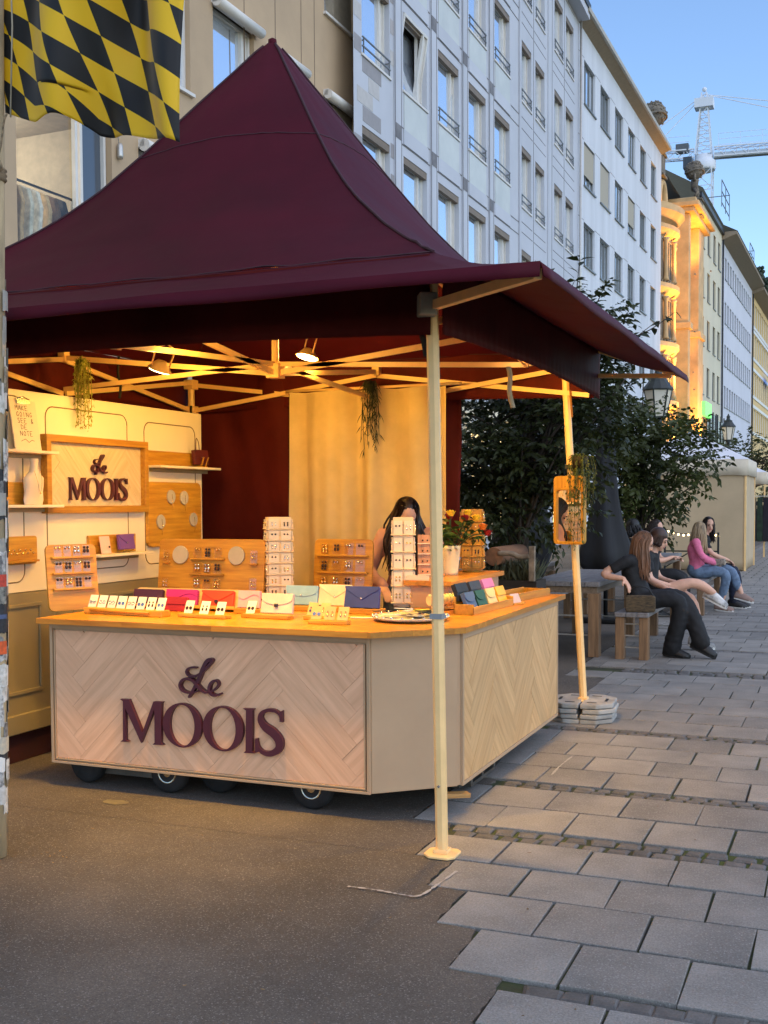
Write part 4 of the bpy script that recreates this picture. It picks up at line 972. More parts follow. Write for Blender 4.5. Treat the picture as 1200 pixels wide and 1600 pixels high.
# raised ledge on the side wing
lg = thing('raised_ledge','raised oak topped ledge on the right wing of the counter carrying the vase','ledge',(-2.33,6.9,.962))
G().box(-2.46,-2.215,6.38,7.43,.963,1.10).obj('ledge_body', GREIGE, lg)
g = G()
for i in range(4): G().box(-2.49+i*.077,-2.49+i*.077+.0765,6.34,7.46,1.101,1.13).obj('ledge_stave', WTY, lg)
G().box(-.075,.075,-.003,.003,0,.03).obj('ledge_strip', WHITEC, lg, TR(-2.41,6.37,1.131))
# inner table behind the counter
it = thing('inner_table','low greige table behind the counter carrying the oak earring boards','table',(-3.7,6.75,0))
G().box(-4.42,-2.98,6.26,7.05,.02,.93).obj('table_body', GREIGE, it)
for i in range(9): G().box(-4.45,-2.95,6.24+i*.093,6.24+i*.093+.0925,.931,.96).obj('table_stave', OAKY, it)
# ---------------------------------------------------------------- things on the display wall
XF = XW
sg = thing('wall_sign','oak framed wall sign with herringbone ground and raised burgundy lettering','sign',(XF,6.34,1.55))
g = G(); a,b,c,d = 5.785,6.905,1.545,2.05
for y0,y1,z0,z1 in ((a,b,d-.045,d),(a,b,c,c+.045),(a,a+.045,c+.045,d-.045),(b-.045,b,c+.045,d-.045)): g.box(XF+.002,XF+.055,y0,y1,z0,z1)
g.obj('sign_frame', OAKYY, sg, bevel=.003)
herringbone(sg, TS @ TR(0,0,XF+.004), a+.046, b-.046, c+.046, d-.046, .11, .55, wood('cream_oak_laminate', srgb(216,196,160), srgb(196,172,132), 0, 2.6, .6, .05), 'herringbone_board', .012)
# letters are scaled copies of the counter's: map counter x range onto y 6.03..6.673
kk = .643/1.007
TL = Matrix(((0,0,1,0),(kk,0,0,6.03+3.697*kk),(0,kk,0,1.628-.29*kk),(0,0,0,1)))
lettering(sg, TL, XF+.016, XF+.036, PLUM)
def shelf(y0, y1, z, dep, label, back=None):
    t = thing('wall_shelf', label, 'shelf', (XF,(y0+y1)/2,z), 'shelves on the display wall')
    G().box(XF+.001,XF+dep,y0,y1,z-.018,z).obj('shelf_board', WHITEC if back is None else CREAM, t, bevel=.003)
    G().box(XF+.001,XF+.03,y0+.04,y1-.04,z-.045,z-.018).obj('bracket_rail', WAINS, t)
    if back: G().box(XF+.001,XF+.022,back[0],back[1],z,back[2]).obj('back_board', OAKYY, t, bevel=.004)
shelf(5.1,5.80,1.935,.14,'upper cream wall shelf carrying the handwritten clipboard')
shelf(5.1,5.84,1.60,.14,'lower cream wall shelf carrying the necklace bust',(5.3,5.70,1.74))
shelf(6.95,7.80,1.885,.13,'narrow oak backed shelf carrying the dark red bag on the display wall',(6.95,7.68,1.995))
shelf(6.22,6.84,1.262,.13,'narrow shelf with oak back carrying the purple clutch below the wall sign',(6.24,6.78,1.39))
# clipboard with handwriting
t = thing('clipboard','cream paper clipboard with handwritten lines leaning on the upper wall shelf','clipboard',(XF+.03,5.62,1.94))
Mc = TR(XF+.055,5.615,1.937) @ RZ(R(90)) @ RX(R(-9))
G().box(-.12,.12,-.002,.006,0,.315).obj('paper_pad', WHITEC, t, Mc, bevel=.002)
G().box(-.06,.06,-.012,.002,.29,.325).tube([(-.05,-.012,.32),(0,-.014,.335),(.05,-.012,.32)],.004,5).obj('metal_clip', SILV, t, Mc)
FONT = {'M':[[(0,0),(.1,1),(.5,.4),(.9,1),(1,0)]],'A':[[(0,0),(.5,1),(1,0)],[(.2,.4),(.8,.4)]],'K':[[(0,0),(0,1)],[(.9,1),(0,.45),(.9,0)]],'E':[[(.9,1),(0,1),(0,0),(.9,0)],[(0,.5),(.7,.5)]],'G':[[(.9,.8),(.5,1),(.1,.6),(.2,.1),(.8,.1),(.85,.45),(.5,.45)]],'O':[[(.5,1),(.05,.6),(.3,0),(.8,.1),(.9,.7),(.5,1)]],'N':[[(0,0),(0,1),(.9,0),(.9,1)]],'I':[[(.4,0),(.4,1)]],'S':[[(.8,.9),(.3,1),(.1,.7),(.8,.35),(.6,0),(.1,.1)]],'D':[[(0,0),(0,1),(.8,.7),(.8,.2),(0,0)]],'&':[[(.9,0),(.2,.75),(.5,1),(.7,.75),(.1,.3),(.3,0),(.9,.4)]],'T':[[(.45,0),(.45,1)],[(0,1),(.95,1)]],'H':[[(0,0),(0,1)],[(.8,0),(.8,1)],[(0,.5),(.8,.5)]]}
g = G()
for r,wd in enumerate(('MAKE','GOING','SEE &','DE','NOTE')):
    for c_,ch in enumerate(wd):
        for st in FONT.get(ch,[]):
            P = [(-.075+(c_+.0)*.03+u*.022+.004*r+ (.02 if len(wd)<4 else 0), -.0026, .25-r*.04+v*.03) for u,v in st]
            for p,q in zip(P,P[1:]): g.bar(p,q,.0028,.001,up=(0,1,0))
for p,q in zip([(-.06,-.0026,.055),(-.02,-.0026,.07),(.01,-.0026,.05),(.04,-.0026,.065)],[(-.02,-.0026,.07),(.01,-.0026,.05),(.04,-.0026,.065),(.06,-.0026,.06)]): g.bar(p,q,.0028,.001,up=(0,1,0))
g.obj('handwriting', mat('dark_ink', srgb(60,48,36), .8), t, Mc)
# necklace bust
t = thing('necklace_bust','white necklace bust wearing a fine chain on the lower wall shelf','bust',(XF+.08,5.62,1.601))
rw = []
for z,hw,dp in ((0,.085,.012),(.03,.092,.02),(.08,.080,.03),(.12,.085,.035),(.165,.088,.03),(.19,.055,.03),(.205,.032,.027),(.25,.026,.022),(.285,.03,.026)):
    rw.append([(XF+.08+dp*math.sin(math.tau*i/16)-.10*(.1-z*.3), 5.63+hw*math.cos(math.tau*i/16), 1.601+z) for i in range(16)])
g = G().sheet(rw, close=True); g.add(rw[-1],[tuple(range(16))]); g.obj('bust', WHITEC, t)
ch = [(XF+.105,5.63-.03,1.81),(XF+.118,5.615,1.74),(XF+.12,5.635,1.675),(XF+.118,5.655,1.74),(XF+.105,5.66,1.81)]
G().tube(smooth_pts(ch,5),.0016,4).ball((XF+.122,5.635,1.67),.006,6,4).obj('necklace', GOLD, t)
# mini rack on the wall (left edge)
CLEARA = clear('clear_acrylic',(.97,.95,.90,1),.05)
t = thing('wall_earring_rack','small oak wall rack of earrings below the necklace bust','earring rack',(XF,5.5,1.24))
G().prism(rrect(5.2,5.71,1.232,1.405,.02), lambda u,v,d: (XF+d,u,v), .002, .025).obj('rack_board', OAKYY, t)
G().box(XF+.025,XF+.06,5.2,5.69,1.245,1.258).obj('rack_ledge', OAKYY, t)
def studs(g, pts, r): 
    for p in pts: g.ball(p, r, 6, 4)
g = G(); studs(g, [(XF+.045,5.3+i*.025,1.30+(.02 if i%2 else 0)) for i in range(15)], .008); g.obj('earring', GOLD, t)
# oak board with round felt pads
t = thing('pad_board','oak wall board with four round felt pads and hanging chains','display board',(XF,7.3,1.27))
G().prism(rrect(6.93,7.655,1.285,1.765,.05), lambda u,v,d: (XF+d,u,v), .002, .03).obj('board', OAKYY, t, bevel=.003)
for y,z in ((7.22,1.655),(7.40,1.648),(7.08,1.47),(7.53,1.48)):
    G().lathe((XF+.03,y,z),[(.052,0),(.054,.008),(.050,.014)],20,T=RY(R(90))).obj('felt_pad', FELT, t)
    G().tube([(XF+.046,y,z+.02),(XF+.05,y+.004,z-.06),(XF+.048,y-.004,z-.10)],.0014,4).obj('chain', GOLD, t)
# clutches
_cl = {}
def leather(n, c): return mat('leather_'+n, srgb(*c), .5, var=.08, scale=12, bump=.0006, bscale=90)
def clutch(name_c, colr, M, w, h, th, flap, label, group=None, latch=None, name='clutch_bag'):
    m = leather(name_c, colr); t = bpy.data.objects.new(name, None); link(t, None, M); props(t, label, 'clutch bag', group)
    P = [(-w/2,0),(w/2,0),(w/2*.97,h*.97),(w/2*.93,h),(-w/2*.93,h),(-w/2*.97,h*.97)]
    G().prism(P, lambda u,v,d: (u,d,v), -th/2, th/2).obj('body', m, t, M, bevel=min(.006,th*.3))
    if flap == 'v': F = [(-w/2*.985,h*1.0),(w/2*.985,h*1.0),(w/2*.97,h*.88),(0,h*.36),(-w/2*.97,h*.88)]
    elif flap == 'round': F = [(w/2*.98*math.cos(a),h*.80+h*.36*math.sin(a)*1.0) if math.sin(a)<0 else (w/2*.98*math.cos(a),h) for a in [math.pi*2*i/24 for i in range(25)]]; F = [(-w/2*.98,h),(w/2*.98,h)]+[(w/2*.98*math.cos(-math.pi*i/14),h*.78-h*.36*math.sin(math.pi*i/14)) for i in range(15)]
    elif flap == 'wave': F = [(-w/2*.98,h),(w/2*.98,h)]+[(lerp(w/2*.98,-w/2*.98,i/14),h*(.62+.14*math.sin(i/14*math.tau))) for i in range(15)]
    else: F = [(-w/2*.98,h),(w/2*.98,h),(w/2*.98,h*.45),(-w/2*.98,h*.45)]
    G().prism(F, lambda u,v,d: (u,d,v), -th/2-.0055, -th/2-.0002).obj('flap', m, t, M, bevel=.0015)
    if latch == 'lock': G().box(-.012,.012,-th/2-.013,-th/2-.005,h*.30,h*.48).obj('latch', DARKJ, t, M, bevel=.003)
    elif latch: G().ball((0,-th/2-.007,h*(.44 if flap=='v' else .50)),(.006,.003,.006),8,5).obj('snap_button', SILV, t, M)
    return t
clutch('purple',(112,70,150), TR(XF+.07,6.60,1.285) @ RZ(R(86)) @ RX(R(-8)), .17,.105,.02,'v','purple clutch on the shelf below the wall sign',latch='s')
G().box(-.06,.06,-.02,.03,0,.02).obj('stand_foot', OAKY) if False else None
t = thing('card_stand','small pale card with a dark bead standing on the shelf below the wall sign','card',(XF+.07,6.36,1.262))
G().box(-.05,.05,-.002,.002,0,.12).obj('card', mat('pink_card', srgb(226,186,178), .7), t, TR(XF+.075,6.36,1.264) @ RZ(R(86)) @ RX(R(-10)))
G().ball((XF+.085,6.38,1.31),.008,6,4).obj('bead', DARKJ, t)
for yv in (6.55,6.66): props(G().bar((XF+.04,yv,1.263),(XF+.10,yv-.012,1.283),.010,.006).obj('easel_leg', OAKZ), ('near' if yv < 6.6 else 'far')+' little wooden easel foot under the purple clutch', 'easel', 'easel feet under the wall clutch')
dm = clutch('oxblood',(88,22,28), TR(XF+.075,7.585,1.905) @ RZ(R(84)) @ RX(R(-8)), .17,.115,.03,'','dark red shoulder bag with thin strap on the top right wall shelf',latch='s',name='shoulder_bag')
Mb = TR(XF+.075,7.585,1.905)
G().tube(smooth_pts([(0,-.07,.10),(.01,-.085,.17),(0,-.06,.205),(0,-.03,.17),(0,-.02,.11)],5),.003,5).obj('strap', leather('oxblood_strap',(80,20,26)), dm, Mb)
G().box(-.055,.03,-.055,.055,-.02,-.012).bar((.02,-.03,-.02),(.05,-.035,.06),.012,.006).bar((.02,.03,-.02),(.05,.035,.06),.012,.006).obj('display_easel', OAKZ, dm, Mb @ TR(0,0,-.001) )
# ---------------------------------------------------------------- oak earring boards
def earring_board(name, label, M, w, h, nrow, ncol, z0, zs, x0, x1, pads=(), side=()):
    """local: x along, y towards the back, z up"""
    t = bpy.data.objects.new(name, None); link(t, None, M); props(t, label, 'earring board')
    G().prism([(a,b) for a,b in rrect(-w/2,w/2,0,h,.035)], lambda u,v,d: (u,d,v), 0, .02).obj('board', OAKY, t, M, bevel=.002)
    for r in range(nrow):
        z = z0+r*zs
        G().box(x0-.012,x1+.012,-.028,-.0005,z-.012,z).obj('ledge', OAKY, t, M, bevel=.002)
        for c in range(ncol):
            x = lerp(x0,x1,(c+.5)/ncol); wd = (x1-x0)/ncol*.78
            G().box(x-wd/2,x+wd/2,-.012,-.010,z,z+zs*.70).obj('clear_card', CLEARA, t, M)
            g = G(); m = random.choice([GOLD,SILV,SILV,DARKJ,DARKJ]); k = random.choice([0,1,2])
            for dx in (-.011,.011):
                g.ball((x+dx,-.016,z+zs*.56),.0085,7,5)
                if k: g.ball((x+dx,-.016,z+zs*.34),(.0095,.005,.013),7,5)
                if k == 2: g.ball((x+dx,-.016,z+zs*.16),.008,7,5)
            g.obj('earrings', m, t, M)
    for x,z,r in pads: G().lathe((x,-.0005,z),[(r,0),(r,.010),(r*.96,.013)],22,T=RX(R(90))).obj('felt_pad', FELT, t, M)
    for x,z in side:
        G().box(x-.03,x+.03,-.026,-.0005,z-.01,z).obj('ledge', OAKY, t, M, bevel=.002)
        G().box(x-.026,x+.026,-.012,-.010,z,z+.085).obj('clear_card', CLEARA, t, M)
        g = G()
        for dx in (-.011,.011): g.ball((x+dx,-.016,z+.06),.006,6,4); g.ball((x+dx,-.016,z+.035),(.006,.004,.009),6,4)
        g.obj('earrings', random.choice([GOLD,SILV]), t, M)
    return t
earring_board('earring_board','tall rounded oak earring board at the left counter end before the display wall', TR(-4.30,5.53,.963) @ RZ(R(62)) @ RX(R(-7)), .32,.40,3,4,.135,.095,-.12,.12)
earring_board('earring_board','wide oak earring board with two round felt pads behind the bright clutches', TR(-3.955,6.5,.961) @ RX(R(-6)), .82,.405,3,3,.065,.105,-.135,.10,pads=((-.235,.295,.062),(.20,.295,.062)),side=((-.345,.245),(-.345,.05),(.335,.245),(.335,.06)))
earring_board('earring_board','square oak earring board before the cream curtain beside the seller', TR(-3.205,7.0,.961) @ RX(R(-6)), .44,.395,3,4,.055,.115,-.18,.18)
# ---------------------------------------------------------------- earring towers
TOWW = mat('white_display_board', srgb(230,204,164), .5, var=.04); 
def tower(name, label, x, y, z, w, h, nrow, m, rot=0, cardm=None):
    t = thing(name, label, 'earring tower', (x,y,z)); M = TR(x,y,z) @ RZ(rot)
    G().box(-w/2+.006,w/2-.006,-w/2+.006,w/2-.006,.012,h).obj('core', m, t, M)
    G().lathe((0,0,0),[(w*.45,0),(w*.45,.011)],18).obj('turntable', m, t, M)
    hs = (h-.03)/nrow
    for r in range(nrow):
        z0 = .03+r*hs
        g = G().box(-w/2-.010,w/2+.010,-w/2-.010,w/2+.010,z0-.006,z0); g.obj('ledge', m, t, M, bevel=.002)
        g = G()
        for sx in (-1,1):
            for sy in (-1,1): g.tube([(sx*(w/2+.004),sy*(w/2+.004),z0),(sx*(w/2+.004),sy*(w/2+.004),z0+hs*.35)],.0025,5)
        g.obj('pin', m, t, M)
        for fx in range(4):
            F = M @ RZ(fx*math.pi/2)
            for c in (-1,1):
                G().box(c*w*.245-w*.2,c*w*.245+w*.2,-w/2-.004,-w/2+.004,z0+.001,z0+hs*.80).obj('earring_card', cardm or WHITEC, t, F)
                g = G(); k = random.random()
                for dx in (-.011,.011):
                    g.ball((c*w*.245+dx,-w/2-.006,z0+hs*.5),(.006,.004,.006),6,4)
                    if k > .6: g.ball((c*w*.245+dx,-w/2-.006,z0+hs*.32),(.005,.003,.010),6,4)
                g.obj('earrings', random.choice([GOLD,SILV,DARKJ,DARKJ]), t, F)
    return t
tower('earring_tower','white rotating earring tower in front of the seller with long dark hair',-2.525,6.43,.963,.135,.55,5,TOWW,rot=R(22))
tower('earring_tower','cream earring tower between the wide oak board and the square oak board',-3.48,6.6,.961,.165,.55,7,TOWW,rot=R(35))
tower('earring_tower','orange oak earring tower standing behind the rose vase',-2.36,7.30,1.131,.15,.425,5,OAKZ,rot=R(14),cardm=OAKZ)
t = thing('earring_stand','small two sided earring stand at the seller arm','earring stand',(-2.43,6.62,1.131))
G().prism([(-.06,0),(.06,0),(.06,.27),(-.06,.27)], lambda u,v,d: (u,d,v), -.005,.005).box(-.065,.065,-.03,.03,-.0001,.008).obj('stand_panel', wood('rosy_wood', srgb(206,150,110), srgb(170,116,80),2), t, TR(-2.43,6.60,1.131) @ RZ(R(30)))
g = G()
for r in range(4):
    for q in (-.03,.0,.03): g.ball((q,-.008,.04+r*.065),.006,6,4)
g.obj('earrings', DARKJ, t, TR(-2.43,6.60,1.131) @ RZ(R(30)))
g = G()
for r in range(4): g.box(-.062,.062,-.016,.0,.018+r*.065,.023+r*.065)
g.obj('ledge', WHITEC, t, TR(-2.43,6.60,1.131) @ RZ(R(30)))
# ---------------------------------------------------------------- trays with earring cards
CARD = mat('printed_card', srgb(232,222,206), .6, var=.05, rnd=.04); CARDK = mat('kraft_card', srgb(206,166,110), .7, var=.06, rnd=.05)
cb = G().box(-.030,.030,-.001,.001,0,.075).mesh('earring_card', CARD); ck = G().box(-.030,.030,-.001,.001,0,.075).mesh('earring_card', CARDK)
def ear(m, kind):
    g = G()
    for dx in (-.013,.013):
        if kind == 0: g.lathe((dx,-.002,.030),[(.010,0),(.010,.003)],10,T=RX(R(90)))
        elif kind == 1: g.tube([(dx+.009*math.cos(a),-.003,.032+.009*math.sin(a)) for a in [i*math.tau/10 for i in range(11)]],.003,5)
        else: g.ball((dx,-.003,.045),.005,6,4); g.ball((dx,-.003,.026),(.007,.003,.010),6,4)
    return g.mesh('earrings', m)
EARS = [ear(SILV,0),ear(SILV,1),ear(GOLD,1),ear(DARKJ,0),ear(GOLD,2),ear(DARKJ,2),ear(SILV,2),ear(mat('blue_enamel',srgb(50,54,120),.3),2)]
ORD = ('first','second','third','fourth','fifth','sixth','seventh','eighth')
def tray(label, p0, p1, dep, n, cards, kraft, group, clabel, hgt=.022, lean=-24, gap=(0,1)):
    p0 = Vector((*p0,0)); p1 = Vector((*p1,0)); L_ = (p1-p0).length; a = math.atan2(p1.y-p0.y,p1.x-p0.x); M = TR(p0.x,p0.y,.9622) @ RZ(a)
    t = bpy.data.objects.new('card_tray', None); link(t, None, M); props(t, label, 'card tray')
    G().box(0,L_,-.005,dep,0,hgt).obj('tray_block', OAKY, t, M, bevel=.005)
    for i in range(n):
        u = lerp(gap[0],gap[1],(i+.5)/n)*L_
        Mc = M @ TR(u,dep*.35,hgt+.0008) @ RX(R(lean)) @ RZ(random.uniform(-.08,.08))
        c = inst('earring_card', ck if kraft else cb, Mc); props(c, (ORD[i]+' '+clabel if n > 1 else clabel), 'earring card', group)
        inst('earrings', EARS[cards[i%len(cards)]], Mc, c)
tray('long oak block holding eight small earring cards at the left front of the counter', (-4.135,5.40),(-3.56,5.345), .075, 8, [0,1,1,0,1,0,5,0], False,'earring cards on the long block','earring card from the left in the long oak block at the left front',hgt=.036)
G().tube([(-4.08,5.385,.985),(-3.64,5.343,.985)],.008,8).obj('ring_dowel', OAKY, bpy.data.objects['card_tray'])
tray('short oak block with earring cards before the pink clutch', (-3.49,5.40),(-3.165,5.37), .06, 3, [3,5,3], False,'earring cards on the short block','earring card from the left in the short oak block before the pink clutch')
tray('thin oak block with one earring card left of the grey clutch', (-3.14,5.50),(-2.83,5.47), .06, 1, [3], False,'lone card','white earring card standing left of the grey clutch',gap=(0,.3))
tray('front oak block with three kraft earring cards near the counter corner', (-2.64,5.335),(-2.41,5.335), .05, 3, [0,4,4], True,'kraft cards near the corner','kraft earring card from the left in the front block near the counter corner')
tray('small oak block with one blue earring card before the cream clutch', (-2.76,5.52),(-2.60,5.50), .06, 2, [7,4], True,'cards before the cream clutch','earring card from the left in the small block before the cream clutch')
# ---------------------------------------------------------------- clutch bags on the counter
def stand(label, x, y, w, rot=0, dep=.10, h=.03):
    props(G().box(-w/2,w/2,-dep/2,dep/2,0,h).obj('display_block', OAKY, None, TR(x,y,.9622) @ RZ(rot), bevel=.004), label, 'display block')
bt = thing('clutch_tray','rounded pale wooden tray box holding the plum magenta and orange clutches','display tray',(-3.7,5.83,.962))
Mt = TR(-3.69,5.80,.9625) @ RX(R(-16))
G().prism(rrect(-.40,.36,0,.135,.03), lambda u,v,d: (u,d,v), .030,.042).obj('tray_back', wood('pale_birch', srgb(226,190,130), srgb(200,160,100),0), bt, Mt, bevel=.002)
G().box(-.40,.36,-.05,.030,0,.012).box(-.40,.36,-.055,-.045,0,.02).obj('tray_base', OAKY, bt, Mt, bevel=.002)
clutch('plum',(66,28,56), Mt @ TR(-.285,.012,.013), .215,.105,.024,'','dark plum clutch at the left of the wooden tray box')
clutch('magenta',(190,36,120), Mt @ TR(-.045,.012,.013), .225,.11,.024,'wave','magenta clutch in the middle of the wooden tray box')
clutch('orange',(222,66,20), Mt @ TR(.205,.012,.013), .225,.11,.024,'v','orange red envelope clutch at the right of the wooden tray box',latch='lock')
clutch('crimson',(150,24,36), TR(-3.69,5.69,.9625) @ RX(R(-18)), .15,.085,.018,'','small crimson wallet before the magenta clutch')
stand('oak block under the pink clutch', -3.205,5.74,.19)
clutch('rose',(222,160,168), TR(-3.215,5.725,.994) @ RX(R(-12)), .145,.10,.02,'wave','pale pink clutch on an oak block before the cream earring tower')
clutch('dove',(196,184,172), TR(-2.945,5.56,.985) @ RX(R(-14)), .20,.112,.024,'round','dove grey clutch with dark lock on the thin oak block',latch='lock')
stand('oak block under the light blue clutch', -2.985,6.0,.21); stand('oak block under the cream clutch', -2.80,6.02,.22); stand('oak block under the navy clutch', -2.575,5.95,.22)
clutch('sky',(140,180,200), TR(-3.01,6.0,.994) @ RX(R(-12)), .215,.115,.024,'round','light blue clutch with rounded flap at the back of the counter',latch='s')
clutch('ivory',(232,212,170), TR(-2.795,6.01,.994) @ RX(R(-12)), .215,.125,.024,'v','cream envelope clutch between the light blue and navy clutches',latch='s')
clutch('navy',(48,62,126), TR(-2.59,5.935,.994) @ RX(R(-12)), .22,.125,.024,'v','navy blue envelope clutch at the right of the cream clutch',latch='s')
# plate with leather pieces and cards
pt = thing('jewellery_plate','round plate heaped with leather pieces and cards beside the front tent pole','plate',(-2.18,5.70,.962))
G().lathe((-2.19,5.68,.9625),[(.12,0),(.19,.010),(.215,.022),(.21,.026),(.18,.014),(.0,.012)],28).obj('plate', mat('pale_plate', srgb(196,186,170), .4), pt)
rr = random.Random(5)
for i in range(16):
    c = rr.choice([(40,44,34),(30,28,30),(206,190,60),(232,226,214),(120,24,24),(190,186,180),(60,74,54)])
    a = rr.uniform(0,math.tau); d = rr.uniform(.02,.17)
    G().prism([(-.05,-.018),(.03,-.025),(.055,0),(.03,.025),(-.05,.02)], lambda u,v,d_: (u,v,d_), 0,.004).obj('leather_piece', leather('scrap',c), pt, TR(-2.19+math.cos(a)*d,5.68+math.sin(a)*d,.985+i*.0022) @ RZ(rr.uniform(0,6)) @ RX(rr.uniform(-.1,.1)))
g = G()
for i in range(22):
    a = i*math.tau/22; g.ball((-2.19+.205*math.cos(a),5.68+.205*math.sin(a),.990),.008,6,4)
g.obj('ring', SILV, pt)
for k,(c,dx,dy,rz,l) in enumerate((((206,196,60),-.30,.07,.2,'lime green'),((236,230,218),-.25,.02,.12,'white'),((110,24,24),-.17,.17,-.1,'dark red'))):
    props(G().box(-.11,.11,-.012,.012,0,.004).obj('leather_strip', leather(l.replace(' ','_')+'_strip',c), None, TR(-2.19+dx,5.68+dy,.9625+.001*k) @ RZ(rz)), l+' leather strip lying left of the jewellery plate', 'leather strip')
# roll for rings, clutch rack
t = thing('ring_roll','cream velvet ring roll on a small wire foot behind the front tent pole','ring roll',(-2.16,6.3,.962))
Mr = TR(-2.17,6.28,1.03) @ RZ(R(60))
G().tube([(-.16,0,0),(-.15,0,0),(.15,0,0),(.16,0,0)],[.030,.036,.036,.030],16).obj('velvet_roll', mat('cream_velvet', srgb(226,208,150), .9, var=.1, scale=20, sheen=.4), t, Mr)
g = G()
for i in range(-5,6): g.tube([(i*.026+.002*math.sin(a),.0375*math.cos(a),.0375*math.sin(a)) for a in [k*math.tau/14 for k in range(15)]],.0022,4)
g.obj('ring', GOLD, t, Mr)
g = G()
for sx in (-.12,.12): g.tube([(sx,-.03,-.068),(sx,0,-.03),(sx,.03,-.068)],.004,5)
g.tube([(-.12,.03,-.066),(.12,.03,-.066)],.004,5); g.obj('foot', IRON, t, Mr)
rk = thing('clutch_rack','stepped oak rack holding two rows of small folded wallets on the right counter wing','wallet rack',(-2.06,6.45,.962))
Mk = TR(-2.115,6.17,.9625) @ RZ(R(90))   # local x runs along the street, -y faces the street side
Mk = TR(-1.96,6.05,.9625) @ RZ(R(86))
G().box(0,.66,-.005,.012,0,.02).box(0,.66,-.012,-.004,0,.045).box(0,.66,.10,.112,0,.10).box(0,.008,-.012,.112,0,.06).box(.652,.66,-.012,.112,0,.06).obj('rack_frame', OAKY, rk, Mk, bevel=.002)
for i,(n,c) in enumerate((('denim',(70,92,128)),('forest',(28,78,54)),('sand',(226,196,130)),('saffron',(236,176,40)))):
    clutch(n,c, Mk @ TR(.085+i*.165,.03,.022) @ RX(R(-22)), .145,.105,.022,'round' if i!=3 else '', '%s small wallet in the front row of the oak rack'%({'denim':'denim blue','forest':'dark green','sand':'sand coloured','saffron':'saffron yellow'}[n]), name='wallet')
for i,(n,c) in enumerate((('jet',(20,20,22)),('slate',(44,46,54)),('mauve',(196,112,170)))):
    clutch(n,c, Mk @ TR(.10+i*.21,.09,.075) @ RX(R(-22)), .175,.10,.022,'', '%s small wallet in the back row of the oak rack'%({'jet':'black','slate':'slate grey','mauve':'mauve pink'}[n]), name='wallet')
t = thing('long_oak_tray','long empty oak tray lying at the far end of the right counter wing','tray',(-1.98,7.2,.962))
Ml = TR(-2.03,7.2,.9625) @ RZ(R(90-7)) 
G().box(-.37,.37,-.09,.09,.0,.012).box(-.37,.37,-.10,-.088,0,.05).box(-.37,.37,.088,.10,0,.05).box(-.38,-.37,-.10,.10,0,.045).box(.37,.38,-.10,.10,0,.045).obj('tray_body', OAKY, t, Ml, bevel=.002)
Mq = TR(-1.90,6.78,.963) @ RZ(R(70)) 
c = props(inst('price_card', G().box(-.045,.045,-.001,.001,0,.06).mesh('price_card', mat('lilac_card', srgb(186,170,176), .6)), Mq @ TR(0,0,.012) @ RX(R(-25))), 'small lilac card leaning on a block beside the wallet rack', 'card')
props(G().box(-.06,.06,-.02,.035,0,.012).obj('card_block', OAKY, None, Mq, bevel=.003), 'small oak block under the lilac card', 'display block')
# ---------------------------------------------------------------- vase of roses
v = thing('flower_vase','pale vase with red and yellow roses on the raised ledge','vase',(-2.345,6.98,1.131))
Mv = TR(-2.40,6.93,1.1315)
G().lathe((0,0,0),[(.058,0),(.06,.02),(.075,.17),(.078,.19),(.07,.19),(.055,.03),(.0,.025)],14).obj('vase', mat('cream_ceramic', srgb(224,206,166), .5, var=.12, scale=10), v, Mv)
LEAFG = mat('rose_leaf', srgb(60,88,36), .5, var=.25, scale=12, trans=.2); 
def leafmesh(name, m, L_=1, W_=.45, fold=.12, curl=.2, n=5):
    rows_ = []
    for i in range(n+1):
        t = i/n; hw = W_/2*math.sin(math.pi*min(1,t**.8))*(1-.15*t); z = -curl*t*t
        rows_.append([(-hw,t*L_,z+fold*hw*2),(0,t*L_,z),(hw,t*L_,z+fold*hw*2)])
    return G().sheet(rows_)
def scatter_leaf(g, base, P, d, size, rnd, roll=None, mi=0):
    """append a leaf mesh (G) at P pointing along d"""
    d = Vector(d).normalized(); q = d.to_track_quat('Y','Z').to_matrix().to_4x4(); T = Matrix.Translation(P) @ q @ RY(rnd.uniform(-.9,.9) if roll is None else roll) @ Matrix.Scale(size,4)
    g.add([T @ Vector(p) for p in base.v], base.f, mi, True)
lb = leafmesh('l', LEAFG); rr = random.Random(11); g = G(); gs = G()
heads = [(-.05,-.05,.37,'Y'),(.02,-.02,.40,'Y'),(.11,.0,.37,'R'),(.17,.05,.37,'Y'),(-.09,-.0,.36,'R'),(.20,.10,.31,'O'),(.22,.14,.27,'R'),(-.03,.1,.38,'R'),(.09,.12,.40,'Y')]
for x,y,z,c in heads:
    gs.tube(smooth_pts([(0,0,.1),(x*.5,y*.5,.24),(x,y,z)],4),.0035,5)
    for i in range(9):
        t = rr.uniform(.35,.95); P = Vector((x*t,y*t,lerp(.16,z,t))); scatter_leaf(g, lb, P, (rr.gauss(0,1),rr.gauss(0,1),rr.gauss(.1,.5)), rr.uniform(.05,.085), rr)
for i in range(26): scatter_leaf(g, lb, Vector((rr.gauss(0,.04),rr.gauss(0,.04),rr.uniform(.17,.26))), (rr.gauss(0,1),rr.gauss(0,1),rr.gauss(-.1,.4)), rr.uniform(.06,.10), rr)
gs.obj('stem', LEAFG, v, Mv); g.obj('foliage', LEAFG, v, Mv, kind='stuff')
RC = {'Y':mat('yellow_rose', srgb(246,204,50), .6, var=.1, scale=30, trans=.2),'R':mat('red_rose', srgb(150,14,22), .6, var=.15, scale=30, trans=.1),'O':mat('orange_rose', srgb(236,130,40), .6, var=.1, scale=30, trans=.2)}
